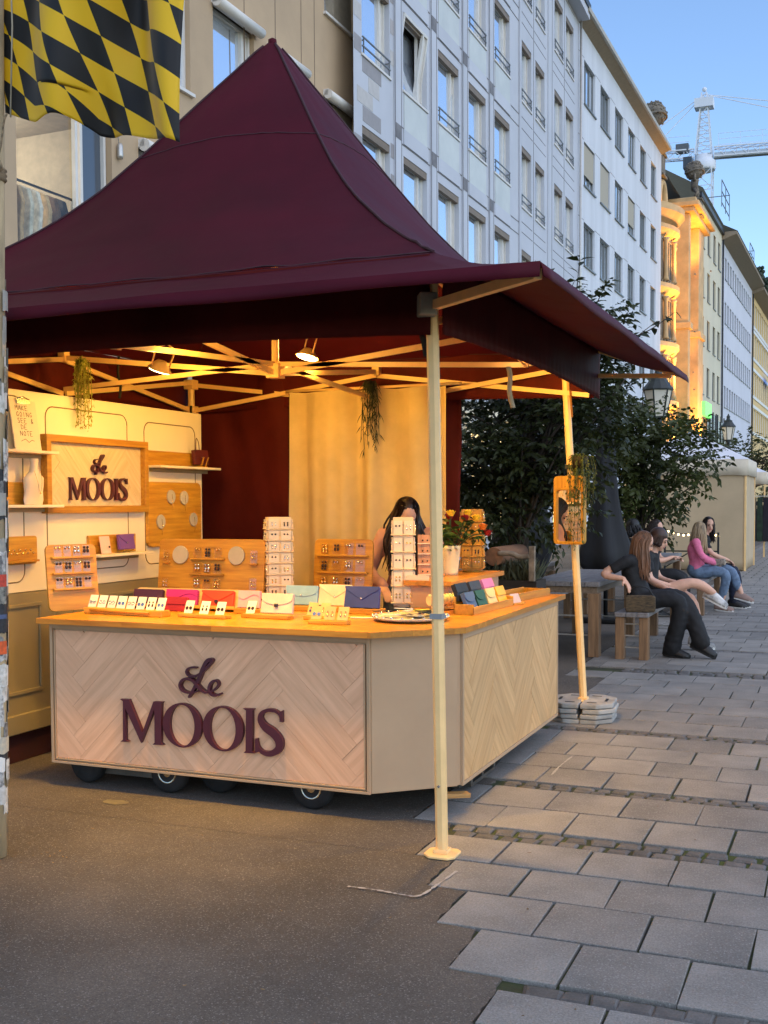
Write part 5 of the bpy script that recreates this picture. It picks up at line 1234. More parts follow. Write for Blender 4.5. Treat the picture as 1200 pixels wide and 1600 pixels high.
for x,y,z,c in heads:
    g = G()
    for k in range(11):
        a = k*2.4; r0 = .010+.0022*k; rws = []
        for j in range(5):
            t = j/4; hw = .9*math.sin(math.pi*(.25+.6*t))
            rws.append([(r0*(.55+.6*t)*math.cos(a+u*hw), r0*(.55+.6*t)*math.sin(a+u*hw), -.018+.042*t*(1-.025*k)) for u in (-1,-.5,0,.5,1)])
        g.sheet(rws)
    g.obj('rose', RC[c], v, Mv @ TR(x,y,z))
# ---------------------------------------------------------------- hanging plants
def trailing(name, label, P, cols, n, Lr, spread, rnd_seed, leaf=.02, dens=38, pot=None, thin=False):
    P = Vector(P); t = thing(name, label, 'hanging plant', tuple(P)); rr = random.Random(rnd_seed); g = G(); gs = G(); m = mat(name+'_leaf', srgb(*cols), .55, var=.25, scale=10, trans=.2)
    lb_ = leafmesh('x', m, W_=.38 if not thin else .10, curl=.3, n=3)
    for i in range(n):
        a = rr.uniform(0,math.tau); sp = rr.uniform(.2,1)*spread; L_ = rr.uniform(*Lr)
        pts = smooth_pts([P, P+Vector((math.cos(a)*sp*.7,math.sin(a)*sp*.7,.03)), P+Vector((math.cos(a)*sp,math.sin(a)*sp,-L_*.4)), P+Vector((math.cos(a)*sp*.9+rr.gauss(0,.015),math.sin(a)*sp*.9,-L_))],6)
        gs.tube(pts, .0022, 4)
        for k in range(int(dens*L_/.3)):
            q = pts[rr.randrange(len(pts))]+Vector((rr.gauss(0,.004),rr.gauss(0,.004),rr.gauss(0,.01)))
            scatter_leaf(g, lb_, q, (rr.gauss(0,1),rr.gauss(0,1),-.6 if not thin else -1.6), leaf*rr.uniform(.7,1.3)*(1 if not thin else 3), rr)
    gs.obj('stem', m, t); g.obj('foliage', m, t, kind='stuff')
    if pot: G().lathe(P+Vector((0,0,-.05)),[(.05,0),(.065,.08),(.06,.08),(.045,.01)],12).obj('pot', mat(name+'_pot', srgb(*pot), .7), t)
    return t
trailing('trailing_succulent','yellow green trailing plant hanging from the truss above the framed wall sign',(-4.70,6.15,2.52),(168,168,70),26,(.12,.42),.075,1,leaf=.022,dens=46)
trailing('dark_hanging_plant','dark thin leaved plant hanging from the truss before the linen curtain',(-3.40,7.98,2.50),(44,56,40),20,(.22,.50),.07,2,leaf=.022,dens=16,thin=True)
trailing('trailing_vine','green trailing vine hanging beside the mirror on the rear tent leg',(-1.80,8.10,1.90),(88,98,40),34,(.20,.62),.13,3,leaf=.026,dens=34,pot=(40,30,24))
# ---------------------------------------------------------------- mirror on the rear leg
mi = thing('pole_mirror','amber framed mirror with rounded corners hanging on the rear tent leg','mirror',(-1.87,8.13,1.3))
Mm = TR(-1.873,8.105,1.292) @ RZ(R(-17))
def ringprism(g, outer, inner, fr, d0, d1):
    n = len(outer); vs = [fr(u,v,d0) for u,v in outer]+[fr(u,v,d0) for u,v in inner]+[fr(u,v,d1) for u,v in outer]+[fr(u,v,d1) for u,v in inner]
    fs = []
    for i in range(n):
        j = (i+1)%n; fs += [(i,j,n+j,n+i),(2*n+i,3*n+i,3*n+j,2*n+j),(i,2*n+i,2*n+j,j),(n+i,n+j,3*n+j,3*n+i)]
    g.add(vs, fs); return g
ringprism(G(), rrect(-.125,.125,0,.50,.03), rrect(-.103,.103,.022,.395,.02), lambda u,v,d: (u,d,v), -.022,.02).obj('mirror_frame', OAKZ, mi, Mm, bevel=.002)
G().prism(rrect(-.104,.104,.021,.396,.02), lambda u,v,d: (u,d,v), -.004,.004).obj('mirror_glass', glassy('mirror_amber_light_tint', (.90,.80,.58,1), 1, .01), mi, Mm)  # glass tinted amber, painting in the warm light of its reflection
G().box(-.10,.10,-.03,.06,.40,.412).obj('mirror_shelf', OAKZ, mi, Mm)
G().box(-.031,.031,-.031,.031,-.014,.014).obj('clamp', IRON, mi, TR(-1.893,8.19,1.86))
# ---------------------------------------------------------------- flag and post at the left edge
POST = thing('sticker_post','slim pale post at the left edge plastered with torn stickers','post',(-3.572,4.0,0))
PM = mat('weathered_pale_post', srgb(200,176,136), .8, var=.35, scale=5, stretch=(1,1,.25), bump=.002)
G().lathe((-3.572,4.0,0),[(.048,0),(.047,1.0),(.046,2.4),(.045,4.6)],16).obj('post_tube', PM, POST)
rr = random.Random(21)
for i in range(120):
    z = rr.uniform(.12,2.5); a0 = rr.uniform(-1.5,1.2); wd = rr.uniform(.5,1.3); h = rr.uniform(.05,.14)
    c = rr.choice([(226,222,214),(226,222,214),(200,196,190),(40,40,42),(36,36,38),(150,146,140),(206,190,160),(232,228,220)])
    r0 = .0488+i*.00008
    rws = [[(-3.572+r0*math.cos(a0+wd*k/5), 4.0+r0*math.sin(a0+wd*k/5), z+hh+(rr.uniform(-.006,.006))) for k in range(6)] for hh in (0,h)]
    G().sheet(rws).obj('sticker', mat('sticker_paper', srgb(*c), .7, var=.3, scale=40, col2=srgb(*rr.choice([(60,60,62),(210,206,198),(170,164,150)]))) if i < 24 else rr.choice([m for m in bpy.data.materials if m.name.startswith('sticker_paper')]), POST)
for z,h,c in ((1.235,.055,(206,70,50)),(.93,.06,(226,96,40)),(1.09,.02,(84,96,130))):
    G().sheet([[(-3.572+.0590*math.cos(a),4.0+.0590*math.sin(a),z+q) for a in [-1.4+.3*k for k in range(6)]] for q in (0,h)]).obj('sticker', mat('bright_sticker', srgb(*c), .6, var=.2, scale=60), POST)
g = G().lathe((-3.572,4.0,3.03),[(.05,0),(.058,.01),(.05,.02),(.058,.03),(.05,.04),(.058,.05),(.05,.06)],14); g.tube(smooth_pts([(-3.54,3.98,3.08),(-3.50,3.95,3.10),(-3.485,3.95,3.07),(-3.52,3.96,3.05)],5),.006,6); g.tube(smooth_pts([(-3.53,3.96,3.09),(-3.50,3.96,3.16),(-3.485,3.965,3.27),(-3.48,3.98,3.31)],5),.005,6); g.obj('rope', mat('twisted_rope', srgb(150,128,98), .9, var=.3, scale=60), POST)
FLG = bpy.data.materials.new('black_yellow_flag'); FLG.use_nodes = True; nt = FLG.node_tree; p = nt.nodes['Principled BSDF']; p.inputs['Roughness'].default_value = .6; p.inputs['Sheen Weight'].default_value = .2
uv = N(nt,'UVMap'); ck_ = N(nt,'TexChecker', Scale=1.0); ck_.inputs['Color1'].default_value = srgb(246,204,20); ck_.inputs['Color2'].default_value = srgb(26,25,24)
nt.links.new(uv.outputs[0], ck_.inputs['Vector']); nt.links.new(ck_.outputs[0], p.inputs['Base Color'])
tr = N(nt,'BsdfTranslucent'); nt.links.new(ck_.outputs[0], tr.inputs[0]); ms = N(nt,'MixShader'); ms.inputs[0].default_value = .35
nt.links.new(p.outputs[0], ms.inputs[1]); nt.links.new(tr.outputs[0], ms.inputs[2]); nt.links.new(ms.outputs[0], nt.nodes['Material Output'].inputs[0])
g = G(); nu,nv = 70,60; pts = []; uvs = []
def flagpt(u, v):
    # u along the cloth away from the post, v down
    x = -3.475+.945*u-.02*math.sin(v*3); z = 4.05-.70*v-.30*u*v*.4-.10*u+.10*u*(1-v)
    z = 4.10 - v*(.78+.25*u) + .02*math.sin(u*9+v*2)
    yb = 4.03+.10*math.sin(u*9.5+v*2.2)*min(1,u*2+.2)+.05*math.sin(u*21-v*3)*u
    x += -.05*math.sin(u*9.5+v*2.2)*u - .04*v*(1-u)*0 
    if v > .8 and .22 < u < .5: z += .05*math.sin((u-.22)/.28*math.pi)
    return (x, yb, z)
for j in range(nv+1):
    for i in range(nu+1):
        u,v = i/nu,j/nv; pts.append(flagpt(u,v)); uvs.append((u*7.4-v*2.3, v*7.4-u*3.6))
fs = [(j*(nu+1)+i, j*(nu+1)+i+1, (j+1)*(nu+1)+i+1, (j+1)*(nu+1)+i) for j in range(nv) for i in range(nu)]
me = bpy.data.meshes.new('flag'); me.from_pydata(pts,[],fs); me.materials.append(FLG); ul = me.uv_layers.new(name='UVMap')
for lp in me.loops: ul.data[lp.index].uv = uvs[lp.vertex_index]
for q in me.polygons: q.use_smooth = True
fo = props(link(bpy.data.objects.new('flag', me)), 'wavy black and yellow chequered flag flying beside the post at upper left', 'flag')
m_ = fo.modifiers.new('thickness','SOLIDIFY'); m_.thickness = .002
G().tube([(-3.50,4.02,4.12),(-3.484,4.02,3.7),(-3.478,4.0,3.30)],.004,5).obj('halyard', mat('halyard_cord', srgb(170,160,140), .9), POST)

POST.matrix_basis = Matrix.Translation((-3.572,4.0,0)) @ RY(R(1.15))
# ---------------------------------------------------------------- tables and benches of weathered timber
TIMB = wood('weathered_timber_y', srgb(140,120,98), srgb(96,80,64), 1, 3, .7, .12, .001); TIMBZ = wood('weathered_timber_z', srgb(150,116,82), srgb(104,78,54), 2, 3, .7, .12, .001)
TOPG = wood('grey_timber_top', srgb(140,136,134), srgb(106,100,98), 1, 3, .55, .08, .001)
def table(label, x, y, w, L_, h=.78):
    t = thing('timber_table', label, 'table', (x,y,0), 'timber tables beside the stall'); M = TR(x,y,0)
    for i in range(5): G().box(-w/2+i*w/5+.002,-w/2+(i+1)*w/5-.002,-L_/2,L_/2,h-.05,h).obj('top_board', TOPG, t, M, bevel=.004)
    G().box(-w/2+.03,w/2-.03,-L_/2+.03,L_/2-.03,h-.12,h-.051).obj('apron', TIMB, t, M)
    for sx in (-1,1):
        for sy in (-1,1): G().box(sx*(w/2-.065)-.055,sx*(w/2-.065)+.055,sy*(L_/2-.09)-.07,sy*(L_/2-.09)+.07,0,h-.121).obj('leg', TIMBZ, t, M, bevel=.005)
    for sy in (-1,1):
        g = G()
        for z in (.22,.42): g.bar((-w/2+.1,sy*(L_/2-.09),z),(w/2-.1,sy*(L_/2-.09),z),.014)
        g.obj('tie_rod', ALUG, t, M)
    return t
def bench(label, x, y, w, L_, h=.48):
    t = thing('timber_bench', label, 'bench', (x,y,0), 'timber benches beside the stall'); M = TR(x,y,0)
    for i in range(3): G().box(-w/2+i*w/3+.002,-w/2+(i+1)*w/3-.002,-L_/2,L_/2,h-.045,h).obj('seat_board', TOPG, t, M, bevel=.004)
    for sx in (-1,1):
        for sy in (-1,1): G().box(sx*(w/2-.05)-.045,sx*(w/2-.05)+.045,sy*(L_/2-.08)-.06,sy*(L_/2-.08)+.06,0,h-.046).obj('leg', TIMBZ, t, M, bevel=.005)
    for sy in (-1,1):
        g = G()
        for z in (.12,.24,.36): g.bar((-w/2+.08,sy*(L_/2-.08),z),(w/2-.08,sy*(L_/2-.08),z),.012)
        g.obj('tie_rod', ALUG, t, M)
    return t
bench('timber bench under the woman in black with long brown hair',-2.005,12.55,.34,2.3)
bench('timber bench under the blonde woman in the pink top',-2.02,17.35,.36,2.3)
bench('timber bench across the first table in the shade of the tree',-3.55,12.5,.34,2.2)
table('long timber table behind the woman in black',-2.72,12.55,.76,2.2)
table('timber table behind the blonde woman in pink',-2.85,17.4,.8,2.2)
table('timber table half hidden behind the first table',-4.1,14.2,.76,2.2)
bench('timber bench beside the half hidden table',-3.45,14.4,.34,2.0)
# closed parasols under black covers
COVR = mat('black_parasol_cover', (.010,.010,.012,1), .75, var=.3, scale=3, bump=.004, bscale=5)
def parasol(label, x, y, prof, sx=1):
    t = thing('closed_parasol', label, 'parasol', (x,y,0), 'closed parasols behind the tables'); g = G(); rw = []; n = 28
    for r,z in prof: rw.append([(x+sx*r*(1+.16*math.sin(5*math.tau*i/n+z*2)*min(1,r*4))*math.cos(math.tau*i/n), y+r*(1+.16*math.sin(5*math.tau*i/n+z*2))*math.sin(math.tau*i/n), z) for i in range(n)])
    g.sheet(rw, close=True); g.obj('cover', COVR, t)
    G().lathe((x,y,0),[(.03,.0),(.03,3.1)],10).obj('pole', IRON, t); G().box(x-.3,x+.3,y-.3,y+.3,0,.07).obj('base', IRON, t, bevel=.02)
parasol('tall closed parasol in a black cover between the tree and the mirror',-2.98,15.0,[(.02,.62),(.24,.64),(.35,.80),(.32,.95),(.22,1.3),(.165,1.7),(.14,2.1),(.11,2.6),(.07,3.0),(.03,3.12)])
parasol('closed parasol in a black cover behind the planter railing',-3.42,12.6,[(.02,.55),(.10,.58),(.20,.80),(.30,1.12),(.27,1.35),(.20,1.7),(.17,2.2),(.14,2.7),(.05,3.0)])
# rustic planter with log end, railing and lavender
t = thing('planter_box','dark planter box of lavender and rail with a log end behind the stall','planter',(-2.85,10.2,0))
G().box(-3.3,-2.62,10.0,10.35,.0,.88).obj('box', mat('dark_planter_wood', srgb(48,38,30), .8, var=.2), t)
for z in (.15,.38,.62): G().box(-3.3,-2.62,9.985,9.999,z,z+.2).obj('slat', mat('dark_slat', srgb(60,48,38), .8, var=.25, scale=4), t)
G().lathe((-3.02,9.98,1.10),[(.085,0),(.088,.01),(.088,.9)],18,T=RX(R(-90))).obj('log', mat('log_bark_and_end', srgb(142,98,66), .8, var=.3, scale=10, stretch=(1,.1,1)), t)
g = G().tube(smooth_pts([(-2.98,9.99,1.13),(-2.85,9.99,1.13),(-2.78,9.99,1.10),(-2.68,9.99,1.11)],4),.025,8); g.bar((-2.66,10.0,.88),(-2.66,10.0,1.20),.05); g.bar((-3.3,10.0,1.18),(-3.1,10.0,1.20),.03); g.obj('rustic_rail', mat('driftwood', srgb(150,132,110), .9, var=.3, scale=10), t)
rr = random.Random(31); g = G(); LAV = mat('lavender_leaf', srgb(92,96,72), .8, var=.3, scale=8); lb2 = leafmesh('l', LAV, W_=.12, n=2)
for i in range(900): scatter_leaf(g, lb2, Vector((rr.uniform(-3.25,-2.66),rr.uniform(10.05,10.3),.86)), (rr.gauss(0,.35),rr.gauss(0,.35),1), rr.uniform(.10,.27), rr)
g.obj('lavender', LAV, t, kind='stuff')
# ---------------------------------------------------------------- trees
BARK = mat('tree_bark', srgb(74,64,54), .9, var=.3, scale=6, stretch=(1,1,.2), bump=.01)
LEAF1 = mat('dark_broad_leaf', srgb(66,74,34), .5, col2=srgb(30,36,16), scale=2.2, trans=.25); LEAF2 = mat('mid_green_leaf', srgb(86,94,42), .5, col2=srgb(42,50,22), scale=1.4, trans=.25)
def tree(name, label, base, top, crown, n, leaf, m, seed, trunk_r=.05, shoots=(), group=None):
    """crown: list of (centre, radii)"""
    rr = random.Random(seed); base = Vector(base); t = thing(name, label, 'tree', tuple(base), group)
    g = G(); tp = Vector(top)
    g.tube(smooth_pts([base, base.lerp(tp,.4)+Vector((.05,.03,0)), tp],5), [lerp(trunk_r,trunk_r*.45,i/10) for i in range(11)], 9)
    twigs = []
    for c,rd in crown:
        c = Vector(c)
        for k in range(7):
            e = c+Vector((rr.gauss(0,.5)*rd[0],rr.gauss(0,.5)*rd[1],rr.gauss(.1,.5)*rd[2])); s = base.lerp(tp, rr.uniform(.35,1)); mid = s.lerp(e,.5)+Vector((0,0,.1))
            P = smooth_pts([s,mid,e],4); g.tube(P,[lerp(trunk_r*.4,.006,i/(len(P)-1)) for i in range(len(P))],5)
    lbm = leafmesh('l', m, W_=.55, curl=.25, fold=.15, n=3); gl = G(); tot = sum(rd[0]*rd[1]*rd[2] for c,rd in crown)
    for c,rd in crown:
        c = Vector(c); k = int(n*rd[0]*rd[1]*rd[2]/tot/10)
        for i in range(k):
            # sprays: short twig with about ten leaves
            dv = Vector((rr.gauss(0,1),rr.gauss(0,1),rr.gauss(0,1))).normalized()*(rr.uniform(.15,1)**.45)
            if noise.noise(Vector((dv.x*2.1+c.x*3,dv.y*2.1+seed,dv.z*2.1))) > .34: continue
            P = c+Vector((dv.x*rd[0],dv.y*rd[1],dv.z*rd[2])); out = (Vector((dv.x,dv.y,dv.z+.25))+Vector((rr.gauss(0,.5),rr.gauss(0,.5),rr.gauss(0,.3)))).normalized()
            for q in range(10):
                u = q/9; Q = P+out*(u*leaf*3.2)+Vector((0,0,-.25*u*u*leaf*2)); sd_ = out.cross(Vector((0,0,1))).normalized()*(1 if q%2 else -1)
                scatter_leaf(gl, lbm, Q, out*.6+sd_*.8+Vector((0,0,rr.gauss(-.25,.35))), leaf*rr.uniform(.7,1.2), rr)
    g.obj('trunk', BARK, t); gl.obj('crown', m, t, kind='stuff')
    lm = None; cnt = 0
    for a,b,c,nl in shoots:
        P = smooth_pts([a,b,c],6); G().tube(P,[lerp(.008,.003,i/(len(P)-1)) for i in range(len(P))],5).obj('twig', BARK, t)
        if lm is None: lm = lbm.mesh('leaf', m)
        for q in range(nl):
            u = (q+.6)/nl; Q = P[min(len(P)-1,int(u*len(P)))]; d = (P[-1]-P[0]).normalized(); sd_ = d.cross(Vector((rr.gauss(0,.3),rr.gauss(0,.3)+.0,1))).normalized()*(1 if q%2 else -1)
            dd = (d*.5+sd_*.9+Vector((0,0,rr.gauss(-.15,.3)))).normalized(); qt = dd.to_track_quat('Y','Z').to_matrix().to_4x4()
            inst('leaf', lm, Matrix.Translation(Q) @ qt @ RY(rr.uniform(-.6,.6)) @ Matrix.Scale(leaf*rr.uniform(1.2,1.9),4), t)
    return t
V = Vector
tree('street_tree','dark leaved tree right behind the stall with shoots above the awning',(-3.2,11.2,0),(-3.0,11.2,2.6),
     [((-3.55,11.3,2.25),(.75,.7,.75)),((-2.75,11.1,2.35),(.65,.6,.65)),((-3.2,11.4,1.6),(.75,.6,.45)),((-2.55,11.5,2.95),(.5,.5,.5)),((-3.9,11.6,1.75),(.45,.5,.7)),((-2.5,11.15,3.35),(.42,.35,.36)),((-2.42,11.3,3.0),(.32,.3,.30)),((-2.36,11.35,2.42),(.40,.35,.38))],16500,.085,LEAF1,5,
     shoots=[(V((-2.6,11.1,3.3)),V((-2.5,11.05,3.65)),V((-2.45,11.0,4.0)),16),(V((-2.7,11.1,3.3)),V((-2.68,11.0,3.6)),V((-2.75,11.0,3.86)),12),(V((-2.5,11.1,3.2)),V((-2.3,11.0,3.5)),V((-2.2,11.0,3.72)),14),(V((-2.45,11.2,3.0)),V((-2.2,11.2,3.25)),V((-2.0,11.2,3.45)),14),(V((-2.3,11.3,3.1)),V((-2.05,11.4,3.2)),V((-1.80,11.6,3.42)),9),(V((-2.1,11.3,3.2)),V((-1.85,11.4,3.3)),V((-1.62,11.6,3.5)),8),(V((-2.4,11.2,3.0)),V((-2.25,11.1,3.35)),V((-2.34,11.1,3.60)),12),(V((-2.5,11.1,3.3)),V((-2.55,11.0,3.6)),V((-2.5,11.0,3.78)),10)])
tree('street_tree','broad green tree beside the street lamp overhanging the beige tent',(-3.0,17.6,0),(-2.9,17.4,2.3),
     [((-3.35,17.3,2.15),(.85,.7,.8)),((-2.65,17.2,2.15),(.72,.7,.70)),((-2.2,17.1,2.3),(.5,.5,.40)),((-3.7,17.4,2.6),(.7,.6,.6)),((-2.95,17.2,1.45),(.5,.5,.5)),((-3.0,17.3,2.75),(.7,.5,.35))],10500,.10,LEAF2,8)
tree('street_tree','tree behind the black parasol in front of the shop windows',(-5.2,17.0,0),(-5.1,17,2.6),
     [((-5.2,17,2.6),(1.1,.8,.9)),((-4.4,16.8,2.7),(.8,.7,.8))],4200,.11,LEAF1,12)
tree('street_tree','distant green tree behind the white tent under the second street lamp',(-3.4,45,0),(-3.3,45,3.2),
     [((-3.7,45,3.3),(1.3,1,.8)),((-2.5,45,3.0),(1.0,1,.8)),((-1.7,44.5,2.6),(.8,.8,.8)),((-4.5,45,3.0),(.9,.9,.9))],3600,.16,LEAF2,15,trunk_r=.08)
tree('street_tree','small distant green tree at the right picture edge',(-2.2,38,0),(-2.1,38,2.0),
     [((-2.15,38,1.5),(.6,.6,.5)),((-1.9,37.8,2.0),(.4,.4,.4))],900,.13,LEAF2,16)
# ---------------------------------------------------------------- street lamps
LGL = mat('frosted_lantern_glass', srgb(226,216,196), .3, var=.05); LGRN = mat('dark_green_lamp_iron', srgb(40,48,46), .45, var=.2)
def lamp(label, x, y, z, s):
    t = thing('street_lamp', label, 'street lamp', (x,y,0), 'old lantern street lamps'); M = TR(x,y,z) @ Matrix.Scale(s,4) @ RZ(.35)
    G().lathe((x,y,0),[(.14,0),(.14,.25),(.09,.4),(.06,1.0),(.05,z-.08),(.09,z-.03),(.05,z)],12).obj('lamp_post', LGRN, t)
    n = 6; r0,r1 = .13,.215
    for k in range(n):
        a,b = k*math.tau/n,(k+1)*math.tau/n
        G().add([(r0*math.cos(a),r0*math.sin(a),.03),(r0*math.cos(b),r0*math.sin(b),.03),(r1*math.cos(b),r1*math.sin(b),.44),(r1*math.cos(a),r1*math.sin(a),.44)],[(0,1,2,3)]).obj('glass_pane', LGL, t, M, solid=.004)
    g = G()
    for k in range(n):
        a = k*math.tau/n; g.bar((r0*1.02*math.cos(a),r0*1.02*math.sin(a),.02),(r1*1.02*math.cos(a),r1*1.02*math.sin(a),.45),.02)
        b = a+math.tau/n; g.bar((r0*math.cos(a),r0*math.sin(a),.02),(r0*math.cos(b),r0*math.sin(b),.02),.025); g.bar((r1*math.cos(a),r1*math.sin(a),.45),(r1*math.cos(b),r1*math.sin(b),.45),.03)
    g.obj('lantern_frame', LGRN, t, M)
    G().lathe((0,0,.45),[(.25,0),(.24,.02),(.16,.12),(.13,.17),(.135,.20),(.07,.23),(.05,.29),(.065,.33),(.03,.38),(.01,.43)],n*2,sm=False).obj('lantern_roof', LGRN, t, M)
lamp('old six sided street lamp with black roof just below the awning tip',-2.92,19.0,2.98,1.05)
lamp('old street lamp with green roof in front of the white house',-3.69,39.0,3.62,1.02)
# ---------------------------------------------------------------- market tents further along
BEIGE = mat('beige_tent_cloth', srgb(206,182,146), .8, var=.06, scale=1.5, bump=.006, bscale=3, trans=.12); BEIGE2 = mat('pale_tent_roof', srgb(238,238,242), .8, var=.05, scale=2, trans=.15)
def booth(label, x0, x1, y0, y1, zw, ze, zp, wm, rm, walls=True):
    t = thing('market_booth', label, 'market booth', ((x0+x1)/2,(y0+y1)/2,0)); cx,cy = (x0+x1)/2,(y0+y1)/2
    if walls:
        for a,b,sd_ in (((x0,y0),(x1,y0),1),((x1,y0),(x1,y1),2),((x1,y1),(x0,y1),3)): curtain_wall(a,b,.02,ze,.02,1.5,sd_*3,40,12).obj('side_wall', wm, t, solid=.002)
    g = G()
    C_ = [(x0-.05,y0-.05),(x1+.05,y0-.05),(x1+.05,y1+.05),(x0-.05,y1+.05)]
    for k in range(4):
        a = C_[k]; b = C_[(k+1)%4]; rw = []
        for j in range(9):
            t_ = j/8; rw.append([(lerp(cx,lerp(a[0],b[0],u/8),max(.02,t_)),lerp(cy,lerp(a[1],b[1],u/8),max(.02,t_)),zp-(zp-ze-.02)*t_) for u in range(9)])
        g.sheet(rw)
    g.obj('roof', rm, t)
    g = G()
    for k in range(4):
        a = C_[k]; b = C_[(k+1)%4]; g.sheet([[(lerp(a[0],b[0],u/12),lerp(a[1],b[1],u/12),z+.01*math.sin(u*2)) for u in range(13)] for z in (ze+.02,zw)])
    g.obj('valance', mat('pale_valance', srgb(222,208,184), .8, var=.05, trans=.1), t, solid=.003)
    for x,y in ((x0,y0),(x1,y0),(x1,y1),(x0,y1)): G().bar((x,y,0),(x,y,ze),.045).obj('leg', ALU, t)
    return t
booth('closed beige market booth with pale roof behind the blonde woman',-4.9,-2.16,27.0,29.6,2.2,2.55,3.32,BEIGE,BEIGE2)
b2 = booth('open white roofed market booth past the beige booth at the right edge',-4.6,-2.2,34.0,36.6,2.1,2.42,3.0,BEIGE2,BEIGE2,False)
rr = random.Random(41)
t = thing('goods_rack','rack of dark and coloured goods under the white roofed booth','goods rack',(-2.4,33.6,0))
G().bar((-3.4,33.8,1.75),(-2.0,33.8,1.75),.03).bar((-2.05,33.8,0),(-2.05,33.8,1.75),.03).bar((-3.4,33.8,0),(-3.4,33.8,1.75),.03).obj('rack_frame', ALUG, t)
for i in range(8):
    x = -3.3+i*.165; c = rr.choice([(60,36,80),(70,40,90),(40,60,44),(150,80,60),(34,32,40)])
    G().prism([(-.07,1.72),(.07,1.72),(.09,.9),(.08,.45),(-.08,.45),(-.09,.9)], lambda u,v,d: (x+u,33.8+d,v), -.05,.05).obj('hanging_item', mat('market_goods', srgb(*c), .9, var=.3, scale=8), t, bevel=.02)
# warm fairy lights of the tables behind
g = G(); ge = G()
pts = smooth_pts([(-3.6,24.5,1.02),(-3.2,24.4,.92),(-2.8,24.4,1.0),(-2.5,24.5,.9)],8)
ge.tube(pts,.006,4)
for p in pts[::2]: g.ball(p+Vector((0,0,-.03)),.022,6,4)
t = thing('fairy_lights','string of small warm fairy lights on a rail before the beige booth','string lights',(-3,24.5,0))
ge.bar((-3.6,24.5,0),(-3.6,24.5,1.02),.04); ge.bar((-2.5,24.5,0),(-2.5,24.5,.95),.04); ge.bar((-3.6,24.5,.55),(-2.5,24.5,.55),.03); ge.bar((-3.6,24.5,.2),(-2.5,24.5,.9),.025)
ge.obj('rail', IRON, t); g.obj('bulb', emit('fairy_light_glow', (1,.70,.30,1), 6), t)
# ---------------------------------------------------------------- people
EYE = mat('dark_eye', (.01,.008,.006,1), .25); LIP = mat('lips', srgb(176,96,86), .5)
def remesh(g, name, m, parent, M, vox=.012, it=4, fold=0, **k):
    """union of closed tubes -> one continuous skin"""
    me = g.mesh('tmp', m); o = bpy.data.objects.new('tmp', me); COL.objects.link(o)
    bm = bmesh.new(); bm.from_mesh(me); bmesh.ops.recalc_face_normals(bm, faces=bm.faces[:]); bm.to_mesh(me); bm.free()
    a = o.modifiers.new('r','REMESH'); a.mode = 'VOXEL'; a.voxel_size = vox; a.use_smooth_shade = True
    s = o.modifiers.new('s','SMOOTH'); s.factor = .5; s.iterations = it
    dg = bpy.context.evaluated_depsgraph_get(); dg.update(); nm = bpy.data.meshes.new_from_object(o.evaluated_get(dg)); nm.name = name
    bpy.data.objects.remove(o); nm.materials.clear(); nm.materials.append(m)
    if fold:
        for v in nm.vertices: q = v.co; v.co = q + v.normal*(fold*(noise.noise(Vector((q.x*12+q.z*9,q.y*12,q.z*22-q.x*8)))+.5*noise.noise(Vector((q.x*34+q.z*20,q.y*34,q.z*12)))))
    return props(link(bpy.data.objects.new(name, nm), parent, M), **k)
def limb(g, a, b, c, r):
    P = smooth_pts([a,b,c],5); k = len(P); g.tube(P, [interp([(0,r[0]),(.25,(r[0]+r[1])/2*1.04),(.5,r[1]),(.65,r[1]*1.02),(1,r[2])],i/(k-1)) for i in range(k)], 12)
    for p,q in ((a,r[0]),(b,r[1]*.98),(c,r[2])): g.ball(p,q,10,7)
def hand(g, w, d, palm_n, s=1.0, curl=.5):
    """wrist w, direction d, palm normal; five fingers"""
    w = Vector(w); d = Vector(d).normalized(); n = Vector(palm_n); n = (n-d*n.dot(d)).normalized(); x = d.cross(n)
    g.tube([w, w+d*.045*s, w+d*.09*s],[.024*s,.038*s,.036*s],10,ry=[.019*s,.018*s,.016*s])
    for i,(o,l) in enumerate(((-.027,.072),(-.009,.082),(.009,.078),(.027,.062))):
        p0 = w+d*.085*s+x*o*s; d1 = (d+n*curl*.4).normalized(); d2 = (d+n*curl*1.1).normalized(); p1 = p0+d1*l*.5*s; p2 = p1+d2*l*.5*s
        g.tube([p0,p1,p2],[.0105*s,.0098*s,.0085*s],7); g.ball(p2,.0085*s,6,4)
    t0 = w+d*.03*s-x*.03*s; t1 = t0+(d*.6-x*.8+n*.3).normalized()*.035*s; t2 = t1+(d*.9+n*.4).normalized()*.03*s
    g.tube([t0,t1,t2],[.014*s,.012*s,.010*s],7); g.ball(t2,.010*s,6,4)
